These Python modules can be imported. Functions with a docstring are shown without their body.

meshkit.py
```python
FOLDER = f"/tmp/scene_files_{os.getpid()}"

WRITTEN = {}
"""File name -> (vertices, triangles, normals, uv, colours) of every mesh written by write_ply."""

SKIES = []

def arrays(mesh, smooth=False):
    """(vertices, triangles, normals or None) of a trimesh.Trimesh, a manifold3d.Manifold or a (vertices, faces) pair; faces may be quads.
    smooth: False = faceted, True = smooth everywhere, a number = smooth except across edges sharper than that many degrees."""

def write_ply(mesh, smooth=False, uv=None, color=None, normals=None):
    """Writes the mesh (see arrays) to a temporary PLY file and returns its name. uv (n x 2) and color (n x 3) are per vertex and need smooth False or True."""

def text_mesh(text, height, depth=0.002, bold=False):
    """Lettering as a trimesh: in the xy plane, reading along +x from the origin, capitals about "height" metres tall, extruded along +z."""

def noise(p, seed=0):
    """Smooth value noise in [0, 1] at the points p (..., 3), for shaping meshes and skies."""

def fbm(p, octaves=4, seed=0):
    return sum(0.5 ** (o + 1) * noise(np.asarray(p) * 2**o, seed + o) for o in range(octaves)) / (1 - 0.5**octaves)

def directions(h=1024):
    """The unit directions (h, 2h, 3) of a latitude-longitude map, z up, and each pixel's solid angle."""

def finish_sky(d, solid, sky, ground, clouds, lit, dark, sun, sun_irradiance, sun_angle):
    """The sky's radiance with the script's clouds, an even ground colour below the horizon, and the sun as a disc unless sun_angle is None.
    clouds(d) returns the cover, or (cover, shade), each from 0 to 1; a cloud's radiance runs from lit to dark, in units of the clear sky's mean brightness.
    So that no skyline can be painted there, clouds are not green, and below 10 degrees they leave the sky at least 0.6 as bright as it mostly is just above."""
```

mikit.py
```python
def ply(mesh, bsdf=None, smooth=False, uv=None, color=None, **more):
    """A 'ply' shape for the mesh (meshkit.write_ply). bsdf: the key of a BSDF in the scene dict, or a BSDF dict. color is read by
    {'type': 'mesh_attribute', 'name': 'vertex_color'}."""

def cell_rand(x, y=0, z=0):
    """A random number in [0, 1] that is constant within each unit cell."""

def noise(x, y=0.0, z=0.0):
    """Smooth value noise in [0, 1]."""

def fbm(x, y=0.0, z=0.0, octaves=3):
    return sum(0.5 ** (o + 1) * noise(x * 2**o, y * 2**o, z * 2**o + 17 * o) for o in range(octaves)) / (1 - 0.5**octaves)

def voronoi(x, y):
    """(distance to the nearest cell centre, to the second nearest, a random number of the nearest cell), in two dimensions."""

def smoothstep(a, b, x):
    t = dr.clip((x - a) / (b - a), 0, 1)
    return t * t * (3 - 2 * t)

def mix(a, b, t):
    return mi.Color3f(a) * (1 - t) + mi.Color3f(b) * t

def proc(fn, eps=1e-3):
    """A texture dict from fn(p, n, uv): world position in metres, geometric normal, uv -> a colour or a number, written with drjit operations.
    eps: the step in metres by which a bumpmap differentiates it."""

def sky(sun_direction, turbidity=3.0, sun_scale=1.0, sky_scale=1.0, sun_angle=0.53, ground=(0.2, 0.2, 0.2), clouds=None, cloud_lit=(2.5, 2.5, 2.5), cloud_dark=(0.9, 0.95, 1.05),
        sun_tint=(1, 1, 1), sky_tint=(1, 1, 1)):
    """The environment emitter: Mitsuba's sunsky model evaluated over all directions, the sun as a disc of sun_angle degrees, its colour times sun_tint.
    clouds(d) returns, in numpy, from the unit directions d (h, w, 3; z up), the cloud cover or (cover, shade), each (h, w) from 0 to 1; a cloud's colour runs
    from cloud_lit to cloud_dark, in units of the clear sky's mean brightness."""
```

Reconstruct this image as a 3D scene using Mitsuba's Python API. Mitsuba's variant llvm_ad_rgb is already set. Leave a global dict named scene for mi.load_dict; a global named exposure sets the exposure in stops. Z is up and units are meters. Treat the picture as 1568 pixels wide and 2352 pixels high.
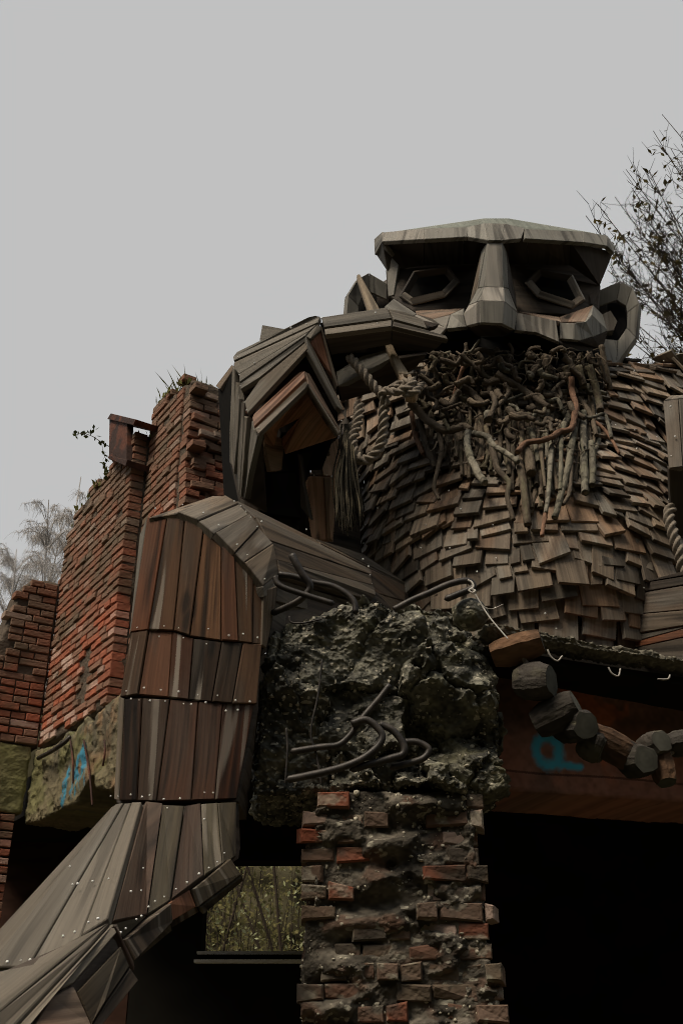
import math, numpy as np, trimesh, drjit as dr, mitsuba as mi, mikit, meshkit
import manifold3d as m3
from shapely.geometry import Polygon
from mikit import noise, fbm, voronoi, cell_rand, smoothstep, mix
T = mi.ScalarTransform4f
rng = np.random.default_rng(11)
scene, labels = {'type': 'scene'}, {}

# ---------------------------------------------------------------- camera, sky, exposure
F, TH, EYE = 2330.0, math.radians(27.2), np.array([0, 0, 1.6])
CT, ST = math.cos(TH), math.sin(TH)
scene['camera'] = {'type': 'perspective', 'fov': math.degrees(2*math.atan(784/F)), 'fov_axis': 'x', 'near_clip': 0.05, 'far_clip': 900.0,
    'to_world': T().look_at(origin=EYE.tolist(), target=(EYE+[0, CT, ST]).tolist(), up=[0, 0, 1])}
scene['sky'] = mikit.sky((-0.5, -0.5, 1.1), turbidity=3, sun_scale=0.3, sun_angle=22, sun_tint=(0.98, 1.0, 1.02), ground=(0.035, 0.035, 0.03), clouds=lambda d: 1.0,
    cloud_lit=(.80, .805, .803))
exposure = 3.0

# ---------------------------------------------------------------- helpers
def at(u, v, Y):
    """The point seen at (u, v) of the 1568 px wide photograph on the vertical plane Y metres ahead."""
    a, b = (u-784)/F, -(v-1176)/F
    d = np.array([a, CT-b*ST, ST+b*CT])
    return EYE+d*(Y/d[1])
def on_plane(u, v, P0, N):
    a, b = (u-784)/F, -(v-1176)/F
    d = np.array([a, CT-b*ST, ST+b*CT]); P0, N = np.asarray(P0, float), np.asarray(N, float)
    return EYE+d*(np.dot(P0-EYE, N)/np.dot(d, N))
def crop(s, ox, oy): return lambda x, y, Y: at(x*s+ox, y*s+oy, Y)
HD, A2, A1 = crop(.5, 784, 457.3), crop(.3959, 457.4, 669.7), crop(.2292, 457.4, 686)
L5, F7, R6, G4 = crop(.448, 228.7, 1094.3), crop(.4688, 0, 1796.7), crop(.41667, 571.7, 1306.7), crop(.29167, 1110.7, 1404.7)
RT = crop(.2707, 1323, 882)
def unit(a): a = np.asarray(a, float); return a/max(np.linalg.norm(a), 1e-12)

def put(key, piece, mat, smooth=False, **lab):
    k, n = key, 0
    while k in scene: n += 1; k = f'{key}_{n:03d}'
    v, f, uv = piece
    scene[k] = mikit.ply((v, f), mat, smooth=smooth, uv=uv)
    if lab: labels[k] = lab
    return k
def thing(key, label, category, **more):
    labels[key] = {'label': label, 'category': category, **more}
    return key
def join(pieces):
    vs, fs, us, n = [], [], [], 0
    for v, f, u in pieces:
        vs.append(v); fs.append(f+n); us.append(u); n += len(v)
    return np.vstack(vs), np.vstack(fs), np.vstack(us)
def put_pieces(key, pieces, mats, most=290, order=None, rest_name=None, smooth=False, stuff_label=None):
    """Each piece an entry; past `most`, the ones that show smallest are joined as stuff."""
    dist = order if order is not None else [np.linalg.norm(p[0].mean(0)-EYE) for p in pieces]
    idx = np.argsort(dist, kind='stable')
    for i in idx[:most]: put(key, pieces[i], mats[i], smooth)
    rest = {}
    for i in idx[most:]: rest.setdefault(mats[i], []).append(pieces[i])
    if rest:
        ps = sum(rest.values(), [])
        big = max(rest, key=lambda m: len(rest[m]))
        put(rest_name or key+'_rest', join(ps), big, smooth, kind='stuff')

def newell(P):
    Q = np.roll(P, -1, 0)
    return unit([((P[:, 1]-Q[:, 1])*(P[:, 2]+Q[:, 2])).sum(), ((P[:, 2]-Q[:, 2])*(P[:, 0]+Q[:, 0])).sum(), ((P[:, 0]-Q[:, 0])*(P[:, 1]+Q[:, 1])).sum()])
def new_id(): return int(rng.integers(0, 100))
def slab(pts, t=.03, bevel=.004, gap=.002, grain=None, out=None, lift=0.0, seed=None):
    """A board: polygon pts (its front), thickness t, bevelled front edge."""
    P = np.array(pts, float)
    N = newell(P)
    o = (EYE-P.mean(0)) if out is None else np.asarray(out, float)
    if np.dot(N, o) < 0: P, N = P[::-1].copy(), -N
    g = np.asarray(grain, float) if grain is not None else None
    if g is None:
        e = np.roll(P, -1, 0)-P; g = e[np.argmax(np.linalg.norm(e, axis=1))]
    g = unit(g-N*np.dot(g, N)); h = np.cross(N, g); c = P.mean(0)
    P = P+N*lift
    def inset(d):
        e = np.roll(P, -1, 0)-P; e = e-np.outer(e@N, N); e /= np.maximum(np.linalg.norm(e, axis=1), 1e-9)[:, None]
        n = np.cross(N, e); m = np.roll(n, 1, 0)
        k = (n+m)/np.maximum(1+(n*m).sum(1), .35)[:, None]
        return P+k*d
    n = len(P)
    R0, R1, R2 = inset(gap+bevel*.8), inset(gap)-N*bevel, inset(gap)-N*t
    p2 = np.stack([(R0-c)@g, (R0-c)@h], 1)
    tv, tf = trimesh.creation.triangulate_polygon(Polygon(p2), engine='earcut')
    near = np.array([np.argmin(((p2-q)**2).sum(1)) for q in tv])
    tri = near[np.asarray(tf)]
    a, b, cc = p2[tri[:, 0]], p2[tri[:, 1]], p2[tri[:, 2]]
    flip = ((b-a)[:, 0]*(cc-a)[:, 1]-(b-a)[:, 1]*(cc-a)[:, 0]) < 0
    tri[flip] = tri[flip][:, ::-1]
    f = [tri, tri[:, ::-1]+2*n]
    i = np.arange(n); j = (i+1) % n
    for r in (0, 1):
        A, B = r*n, (r+1)*n
        f += [np.stack([A+i, B+i, B+j], 1), np.stack([A+i, B+j, A+j], 1)]
    v = np.vstack([R0, R1, R2]); f = np.vstack(f)
    s = new_id() if seed is None else seed
    q = v-c
    uv = np.stack([4*s+2+q@g, q@h+q@N], 1)
    return v, f, uv

def boards(key, top, bot, mat, t=.03, names=None, jit=.004, grain=None, gap=.002, bevel=.004):
    """Boards between two rows of points: one per interval, each its own entry."""
    ks = []
    for i in range(len(top)-1):
        g = (np.add(top[i], top[i+1])-np.add(bot[i], bot[i+1])) if grain is None else grain
        m = mat[i % len(mat)] if isinstance(mat, (list, tuple)) else mat
        ks.append(put(key, slab([top[i], top[i+1], bot[i+1], bot[i]], t, grain=g, lift=rng.normal(0, jit), gap=gap, bevel=bevel), m))
    return ks
def core(key, pts, mat, **lab):
    h = trimesh.convex.convex_hull(np.array(pts))
    v, f = np.array(h.vertices), np.array(h.faces)
    return put(key, (v, f, np.stack([402+v[:, 0]+v[:, 1], v[:, 2]], 1)), mat, **lab)

def spline(P, n):
    P = np.asarray(P, float)
    if len(P) == 2: return P[0]+(P[1]-P[0])*np.linspace(0, 1, n)[:, None]
    Q = np.vstack([2*P[0]-P[1], P, 2*P[-1]-P[-2]]); out = []
    for t in np.linspace(0, len(P)-1-1e-9, n):
        i = int(t); x = t-i; a, b, c, d = Q[i:i+4]
        out.append(.5*((2*b)+(c-a)*x+(2*a-5*b+4*c-d)*x*x+(3*b-a-3*c+d)*x**3))
    return np.array(out)
def tube(P, r0, r1=None, n=12, sides=7, rough=0.0, twist=0, depth=.2, pitch=.1, seed=0, tip=False):
    P = spline(P, n); r1 = r0 if r1 is None else r1
    t = np.gradient(P, axis=0); t /= np.linalg.norm(t, axis=1)[:, None]+1e-12
    a = np.cross(t[0], [0, 0, 1.0] if abs(t[0, 2]) < .9 else [1.0, 0, 0]); a = unit(a)
    s = np.concatenate([[0], np.cumsum(np.linalg.norm(np.diff(P, axis=0), axis=1))])
    ang = np.arange(sides)*2*np.pi/sides; V, U = [], []
    for k in range(n):
        a = unit(a-t[k]*np.dot(a, t[k])); b = np.cross(t[k], a)
        r = np.full(sides, r0+(r1-r0)*k/(n-1))
        if twist: r = r*(1-depth+depth*np.abs(np.cos((twist*ang-2*np.pi*s[k]/pitch*1.0)/2)))
        if rough: r = r*(1+rng.normal(0, rough, sides))
        V.append(P[k]+np.outer(r*np.cos(ang), a)+np.outer(r*np.sin(ang), b))
        U.append(np.stack([np.full(sides, s[k]), np.abs(ang-np.pi)*r0], 1))
    i, j = np.meshgrid(np.arange(n-1), np.arange(sides), indexing='ij')
    A, B, C, D = i*sides+j, i*sides+(j+1) % sides, (i+1)*sides+(j+1) % sides, (i+1)*sides+j
    f = [np.stack([A, B, C], -1).reshape(-1, 3), np.stack([A, C, D], -1).reshape(-1, 3)]
    V = np.vstack(V+[P[:1], P[-1:]+(t[-1:]*r1 if tip else 0)]); U = np.vstack(U+[[[0, 0]], [[s[-1], 0]]])
    c0, c1, k = n*sides, n*sides+1, np.arange(sides)
    f += [np.stack([np.full(sides, c0), (k+1) % sides, k], 1), np.stack([np.full(sides, c1), (n-1)*sides+k, (n-1)*sides+(k+1) % sides], 1)]
    U = U*[min(1, 3.0/max(s[-1], 1e-6)) if s[-1] > 3 else 1, 1]+[4*new_id()+.4, 0]
    return V, np.vstack(f), U
def box(lo, hi):
    m = trimesh.creation.box(bounds=[lo, hi]); v = np.array(m.vertices)
    return v, np.array(m.faces), np.stack([v[:, 0]+v[:, 1]*.3, v[:, 2]+v[:, 1]*.3], 1)
def solid(outline, y0, y1, edge, amps, seed=0, post=None, smooth=4):
    """A rough block: outline in (x, z), from y0 to y1, refined to `edge` and displaced by noise: amps = [(frequency, metres), ...]."""
    m = trimesh.creation.extrude_polygon(Polygon(outline), y1-y0, engine='earcut')
    v = np.array(m.vertices); v = np.stack([v[:, 0], y1-v[:, 2], v[:, 1]], 1)
    man = m3.Manifold(m3.Mesh(v.astype(np.float32), np.array(m.faces, dtype=np.uint32)))
    if man.volume() < 0 or man.is_empty(): man = m3.Manifold(m3.Mesh(v.astype(np.float32), np.array(m.faces[:, ::-1], dtype=np.uint32)))
    man = man.refine_to_length(max(edge, .03)); q = man.to_mesh()
    tm = trimesh.Trimesh(q.vert_properties[:, :3], q.tri_verts, process=True)
    trimesh.smoothing.filter_laplacian(tm, iterations=smooth)
    if edge < .03:
        man = m3.Manifold(m3.Mesh(np.array(tm.vertices, dtype=np.float32), np.array(tm.faces, dtype=np.uint32))).refine_to_length(edge); q = man.to_mesh()
        tm = trimesh.Trimesh(q.vert_properties[:, :3], q.tri_verts, process=True)
    for k, (fr, am) in enumerate(amps):
        v, n = np.array(tm.vertices), np.array(tm.vertex_normals)
        d = meshkit.fbm(v*fr, 3, seed+k*13)-.5
        if fr > 20: d = np.abs(d)*1.6-.25
        tm.vertices = v+n*(d*2*am)[:, None]
    v = np.array(tm.vertices)
    if post is not None: v = post(v)
    return v, np.array(tm.faces), np.stack([v[:, 0]+.3*v[:, 1], v[:, 2]], 1)

# ---------------------------------------------------------------- materials
def bsdf(name, fn, rough=.8, spec=.25, bump=None, scale=1.0, eps=1e-3, **more):
    b = {'type': 'principled', 'base_color': mikit.proc(fn) if callable(fn) else {'type': 'rgb', 'value': list(fn)}, 'roughness': rough, 'specular': spec, **more}
    if bump is not None: b = {'type': 'bumpmap', 'arbitrary': mikit.proc(bump, eps), 'bsdf': b, 'scale': scale}
    scene[name] = {'type': 'twosided', 'bsdf': b}
def wood(name, tones, grey=(.17, .16, .145), greyness=.4, dirt=.6, streak=0.0, bumps=.0014, knots=.75, rough=.74, spec=.25, fine=1.0, gc=.7, vary=.6):
    def ids(uv):
        i = dr.floor(uv.x/4); return i, uv.x-4*i, uv.y+i*.37
    def fn(p, n, uv):
        i, x, y = ids(uv)
        r1, r2, r3 = cell_rand(i, 1), cell_rand(i, 2), cell_rand(i, 3)
        w = y+.018*noise(x*3.1, y*14, i)+.03*noise(x*.9, i*1.7)
        g = noise(w*130*fine, x*2.6, i*3.0); h = noise(w*420*fine, x*9, i)
        st = fbm(x*2.2+i*5, y*10, 3.0)
        c = mix(tones[0], tones[1], r1)
        c = mix(c, tones[2], smoothstep(.62, .8, r2))
        c = c*(1-vary*.5+vary*r3)
        k = dr.clip(smoothstep(.42, .68, st)*greyness+greyness*.7*smoothstep(.5, .95, cell_rand(i, 4)), 0, 1)
        c = mix(c, mi.Color3f(grey)*(.7+.6*r1), k)
        c = c*(1-.5*gc+gc*(.6*g+.4*h))
        d1, d2, wh = voronoi(x*2.1+i*3.3, y*7.0+.1*noise(x*8, y*20))
        kn = (1-smoothstep(.06, .20, d1))*dr.select(wh > knots, 1.0, 0.0)
        c = c*(1-.75*kn)
        dk = smoothstep(.5, .75, fbm(x*1.3+i, w*24, 8.0))
        c = c*(1-dirt*dk)
        if streak > 0:
            s = smoothstep(.60, .74, noise(w*44, x*1.8, i+4))*smoothstep(.35, .65, noise(x*4, y*60, i))
            c = mix(c, mi.Color3f(.34, .31, .27), s*streak*dr.select(cell_rand(i, 7) > .4, 1.0, 0.0))
        return c
    def bump(p, n, uv):
        i, x, y = ids(uv)
        w = y+.018*noise(x*3.1, y*14, i)
        return noise(w*110*fine, x*2.6, i*3.0)*.7+noise(w*380*fine, x*7, i)*.4
    bsdf(name, fn, rough, spec, bump, bumps)
wood('wood_leg', ((.092, .046, .023), (.060, .034, .019), (.105, .039, .018)), grey=(.07, .068, .06), greyness=.35, dirt=.85, streak=.6, gc=.7, vary=1.2, knots=.5)
wood('wood_wet', ((.060, .028, .014), (.044, .024, .014), (.070, .027, .013)), grey=(.05, .048, .042), greyness=.25, dirt=.85, streak=.35, gc=.8, vary=1.1, knots=.6, rough=.6)
wood('wood_foot', ((.122, .106, .084), (.09, .078, .062), (.135, .118, .095)), grey=(.125, .118, .104), greyness=.4, dirt=.4, knots=.65, gc=.38, vary=.6)
wood('wood_footfront', ((.052, .038, .024), (.050, .042, .024), (.050, .031, .022)), grey=(.075, .072, .06), greyness=.3, dirt=.7, streak=.3)  # browner than wood_foot, and darker: shade on the foot front put into the colour
wood('wood_hand', ((.135, .12, .098), (.12, .11, .094), (.15, .125, .096)), grey=(.14, .137, .124), greyness=.5, dirt=.5, knots=.85)
wood('wood_warm', ((.17, .11, .078), (.20, .135, .095), (.22, .105, .065)), grey=(.3, .27, .23), greyness=.25, dirt=.55, knots=.8)
wood('wood_lightened', ((.42, .28, .185), (.38, .25, .17), (.45, .24, .14)), grey=(.40, .36, .30), greyness=.25, dirt=.5, knots=.6)  # warm wood lightened to offset the shade on upper arm and palm
wood('wood_cap', ((.145, .115, .085), (.09, .07, .052), (.17, .15, .125)), grey=(.165, .155, .138), greyness=.5, dirt=.6)
wood('wood_dark', ((.05, .036, .027), (.042, .035, .03), (.06, .034, .024)), grey=(.06, .057, .05), greyness=.4, dirt=.6)
wood('wood_thigh', ((.09, .065, .044), (.07, .057, .043), (.10, .066, .043)), grey=(.09, .086, .077), greyness=.5, dirt=.65, vary=.9)
wood('wood_shingle', ((.185, .143, .104), (.135, .109, .084), (.19, .125, .082)), grey=(.185, .172, .148), greyness=.55, dirt=.45, knots=.9, fine=1.0, gc=.6, vary=1.25)
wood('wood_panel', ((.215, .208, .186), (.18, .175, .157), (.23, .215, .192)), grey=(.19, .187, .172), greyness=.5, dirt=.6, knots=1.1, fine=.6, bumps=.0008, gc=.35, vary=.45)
wood('wood_panel_dark', ((.055, .043, .033), (.05, .042, .036), (.06, .045, .034)), grey=(.06, .055, .05), greyness=.4, dirt=.5, knots=1.1, fine=.35)  # dark copy of wood_panel: shade of undersides and hollows put into the colour
wood('wood_needle', ((.40, .31, .21), (.38, .28, .18), (.42, .30, .2)), grey=(.3, .27, .22), greyness=.3, dirt=.5, knots=1.1)

def bark(name, a, b, moss, mossy=.5, band=0.0):
    def fn(p, n, uv):
        i = dr.floor(uv.x/4); x = uv.x-4*i
        c = mix(a, b, cell_rand(i, 1))*(.55+.8*cell_rand(i, 2))
        c = c*(.45+.95*fbm(x*22, uv.y*60, i))
        c = mix(c, moss, mossy*smoothstep(.5, .7, fbm(x*9+i, uv.y*25, 2.0))*dr.select(cell_rand(i, 5) > .45, 1.0, .2))
        if band: c = c*(1-band*smoothstep(.62, .72, noise(x*38, uv.y*14, i)))
        return c
    bsdf(name, fn, .85, .2, lambda p, n, uv: noise(uv.x*45, uv.y*120)+.5*noise(uv.x*160, uv.y*300), .003)
bark('bark_stick', (.125, .10, .074), (.068, .056, .043), (.12, .12, .07), .35)
bark('bark_birch', (.19, .178, .145), (.115, .107, .08), (.14, .14, .09), .35, .5)
bark('bark_root', (.25, .145, .095), (.21, .125, .09), (.2, .15, .1), .2)
bark('bark_log', (.06, .053, .046), (.045, .042, .038), (.09, .085, .055), .5)
bark('bark_log_raw', (.14, .08, .046), (.11, .066, .042), (.03, .027, .024), .98)
bark('twig_haze', (.55, .52, .5), (.46, .44, .42), (.2, .19, .15), .2)  # pale tone puts distance haze into the birch colour
bark('twig_dark', (.055, .042, .032), (.05, .04, .03), (.06, .055, .03), .2)
def cutface(p, n, uv):
    r = dr.sqrt(uv.x*uv.x+uv.y*uv.y)
    return mi.Color3f(.06, .06, .05)*(.75+.2*noise(r*140)+.5*noise(uv.x*45, uv.y*45))
bsdf('cut_wood', cutface, .85, .2)

def brickfn(lichen=0.0, moss_top=False, tone=1.0, red=1.0, old=False):
    def fn(p, n, uv):
        i = dr.floor(uv.x/4); r1, r2, r3 = cell_rand(i, 1), cell_rand(i, 2), cell_rand(i, 3)
        c = mix((.31*red, .102, .06), (.21*red, .092, .062), r1)
        if old: c = mix(c, mix((.20, .15, .115), (.13, .10, .08), r1), smoothstep(.2, .3, r3)*.9)
        c = mix(c, (.15, .095, .07), smoothstep(.52, .75, r2)*.85)
        c = mix(c, (.46, .36, .31), smoothstep(.84, .92, r3)*.6)
        c = c*(.75+.4*r2+.55*fbm(p.x*30, p.y*30, p.z*30))*tone
        gr = smoothstep(.48, .7, fbm(p.x*3.5+9, p.y*3.5, p.z*5))
        c = mix(c, (.10, .085, .06), .7*gr)
        if moss_top:
            far = smoothstep(4.3, 5.05, p.z+.5*fbm(p.x*3, p.y*3, p.z*3)-.25-.35*(p.x+1.5))
            c = mix(c, (.14, .115, .085), .55*far)
        if lichen:
            l = smoothstep(.56, .68, fbm(p.x*14, p.y*14, p.z*14+5))
            c = mix(c, mi.Color3f(.30, .29, .235)*(.5+noise(p.x*90, p.y*90, p.z*90)), lichen*l)
            s = smoothstep(.5, .7, fbm(p.x*6, p.y*6, p.z*7+3))
            c = mix(c, (.055, .05, .042), .8*s)
        return c
    return fn
bb = lambda p, n, uv: fbm(p.x*70, p.y*70, p.z*70)
bsdf('brick_red', brickfn(0, True), .9, .15, bb, .006)
bsdf('brick_old', brickfn(.55, tone=.66, red=1.0, old=True), .9, .15, bb, .008)
bsdf('mortar', lambda p, n, uv: mi.Color3f(.11, .09, .072)*(.5+.8*fbm(p.x*25, p.y*25, p.z*25)), .95, .1, bb, .01)

def rubble(p, n, uv):
    c = mix((.045, .046, .037), (.19, .188, .15), smoothstep(.3, .75, fbm(p.x*9, p.y*9, p.z*9)))
    c = mix(c, (.20, .19, .10), .4*smoothstep(.55, .7, fbm(p.x*5+7, p.y*5, p.z*5)))
    c = c*(.3+1.05*noise(p.x*60, p.y*60, p.z*60))
    s = smoothstep(.70, .78, noise(p.x*62+3, p.y*62, p.z*62))
    c = mix(c, (.5, .47, .38), .65*s*smoothstep(.38, .5, noise(p.x*11, p.y*11, p.z*11+2)))
    return c
bsdf('rubble', rubble, .62, .4, lambda p, n, uv: fbm(p.x*110, p.y*110, p.z*110), .007)
def pillar_mortar(p, n, uv):
    c = mix((.05, .045, .037), (.15, .135, .11), smoothstep(.3, .7, fbm(p.x*10, p.y*10, p.z*10)))
    c = mix(c, (.14, .075, .05), .6*smoothstep(.55, .7, fbm(p.x*7+3, p.y*7, p.z*9)))
    c = mix(c, (.46, .44, .36), .7*smoothstep(.66, .76, noise(p.x*48, p.y*48, p.z*48))*smoothstep(.5, .62, fbm(p.x*7, p.y*7, p.z*7+1)))
    return c*(.4+.9*noise(p.x*55, p.y*55, p.z*55))
bsdf('pillar_mortar', pillar_mortar, .85, .2, lambda p, n, uv: fbm(p.x*90, p.y*90, p.z*90), .008)
def crust(p, n, uv):
    return mix((.09, .085, .068), (.24, .225, .18), fbm(p.x*22, p.y*22, p.z*22))*(.5+noise(p.x*80, p.y*80, p.z*80)*.8)
bsdf('crust', crust, .9, .2)

bsdf('pebble', lambda p, n, uv: mix((.20, .19, .15), (.6, .56, .45), cell_rand(dr.floor(p.x*45), dr.floor(p.y*45), dr.floor(p.z*45)))*(.7+.5*noise(p.x*120, p.y*120, p.z*120)), .7, .35)
BL = (.05, .40, .56)
def seg(x, y, x0, y0, x1, y1):
    dx, dy = x1-x0, y1-y0
    t = dr.clip(((x-x0)*dx+(y-y0)*dy)/(dx*dx+dy*dy), 0, 1)
    return dr.sqrt(dr.square(x-x0-t*dx)+dr.square(y-y0-t*dy))
def left_beam(p, n, uv):                      # uv: metres along the beam from its near end, metres up
    x, y = uv.x, uv.y
    c = mix((.135, .118, .082), (.20, .175, .105), fbm(x*5, y*3, 1.0))
    c = mix(c, (.27, .16, .095), .6*smoothstep(.5, .7, fbm(x*3+4, y*4, 7.0))*(1-smoothstep(.3, .7, x)))
    c = mix(c, (.10, .095, .075), .85*smoothstep(.42, .62, fbm(x*22, y*2.2, 3.0))*smoothstep(.15, .55, y))
    c = mix(c, (.15, .16, .06), .5*smoothstep(.55, .75, fbm(x*4, y*5, 11.0)+.25*smoothstep(.8, 1.3, x)))
    wob = .03*noise(x*30, y*12)
    d = dr.minimum(seg(x+wob, y, .26, .14, .31, .36), dr.minimum(seg(x+wob, y, .40, .10, .385, .30), seg(x+wob, y, .62, .08, .60, .26)))
    m = (1-smoothstep(.03, .066, d))*smoothstep(.36, .5, fbm(x*30, y*8, 2.0))
    return mix(c, (.045, .23, .36), m*.9)*(.65+.6*fbm(x*40, y*40, 2.0))
bsdf('beam_left', left_beam, .9, .15, lambda p, n, uv: fbm(p.x*40, p.y*40, p.z*14)+.4*noise(p.x*150, p.y*150, p.z*150), .012)
def mossy(p, n, uv):
    c = mix((.21, .21, .08), (.25, .23, .13), fbm(p.x*6, p.y*6, p.z*4))
    return mix(c, (.10, .095, .05), .7*smoothstep(.5, .7, fbm(p.x*9, p.y*9, p.z*3+5)))*(.7+.5*noise(p.x*50, p.y*50, p.z*50))
bsdf('concrete_mossy', mossy, .9, .15, bb, .006)
def right_beam(p, n, uv):                     # uv: metres along the beam, metres above its bottom
    x, y = uv.x, uv.y
    c = mix((.31, .125, .082), (.22, .125, .092), fbm(x*4, y*6, 1.0))
    c = mix(c, (.55, .16, .07), .7*smoothstep(.56, .68, fbm(x*7+3, y*7, 5.0))*smoothstep(.02, .2, y))
    c = mix(c, (.08, .06, .05), .6*smoothstep(.45, .7, fbm(x*3, y*5, 9.0)))
    c = c*(.6+.6*fbm(x*35, y*35, 4.0))*(1-.6*(1-smoothstep(.003, .008, dr.abs(y-.095-.01*noise(x*4)))))
    X, Y = x-.53, y-.21
    ring = dr.abs(dr.sqrt(dr.square(X/.9)+dr.square(Y))-.068)
    d = dr.minimum(ring, dr.minimum(seg(X, Y, .06, -.05, .066, .085), dr.minimum(seg(X, Y, .055, -.06, .065, .08), seg(X, Y, .04, -.06, .17, -.065)*1.5)))
    m = (1-smoothstep(.012, .05, d+.012*noise(x*60, y*60)))
    return mix(c, BL, m*.9)
bsdf('beam_right', right_beam, .85, .2, lambda p, n, uv: fbm(p.x*50, p.y*50, p.z*50), .005)
bsdf('dark_wall', lambda p, n, uv: mi.Color3f(.014, .013, .011)*(.5+fbm(p.x*4, p.y*4, p.z*4)), .95, .1)  # near-black so that the darkness of the room lies in the wall colour
bsdf('dark_brick', lambda p, n, uv: mi.Color3f(.05, .027, .02)*(.5+fbm(p.x*6, p.y*6, p.z*14)), .95, .1)
bsdf('rebar', lambda p, n, uv: mix((.013, .011, .01), (.045, .038, .033), smoothstep(.4, .75, fbm(p.x*25, p.y*25, p.z*25))), .55, .5)
bsdf('rust', lambda p, n, uv: mix((.045, .024, .02), (.12, .045, .028), smoothstep(.4, .65, fbm(p.x*9, p.y*9, p.z*9)))*(.6+.6*noise(p.x*60, p.y*60, p.z*60)), .8, .3)
bsdf('wire', (.36, .34, .31), .4, .5)
bsdf('screw', (.78, .8, .8), .35, .6)
bsdf('cord_white', (.62, .6, .56), .8, .2)
bsdf('rail', (.7, .68, .64), .5, .5)
bsdf('rope_fibre', lambda p, n, uv: mi.Color3f(.20, .175, .145)*(.6+.8*noise(p.x*140, p.y*140, p.z*140)), .9, .15)
bsdf('fibre', lambda p, n, uv: mix((.03, .027, .02), (.15, .13, .09), smoothstep(.55, .85, noise(p.x*70, p.y*70, p.z*5))), .9, .15)
bsdf('black_hole', (.012, .012, .012), .9, .1)  # near-black colour stands in for shade inside gaps and hollows
bsdf('wood_mass', lambda p, n, uv: mix((.02, .022, .012), (.06, .06, .03), fbm(p.x*2, p.y*2, p.z*2)), .95, .1)
bsdf('soil', lambda p, n, uv: mix((.05, .042, .03), (.075, .07, .04), fbm(p.x, p.y, 1.0)), .95, .1)
def leafmat(name, a, b, tr=.35):
    fn = lambda p, n, uv: mix(a, b, cell_rand(dr.floor(p.x*23), dr.floor(p.y*23), dr.floor(p.z*23)))
    scene[name] = {'type': 'principledthin', 'base_color': mikit.proc(fn), 'roughness': .6, 'diff_trans': tr, 'spec_trans': 0.0}
leafmat('leaf_tree', (.05, .05, .02), (.10, .075, .03))
leafmat('leaf_pale', (.27, .30, .14), (.55, .58, .36), .9)
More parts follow.
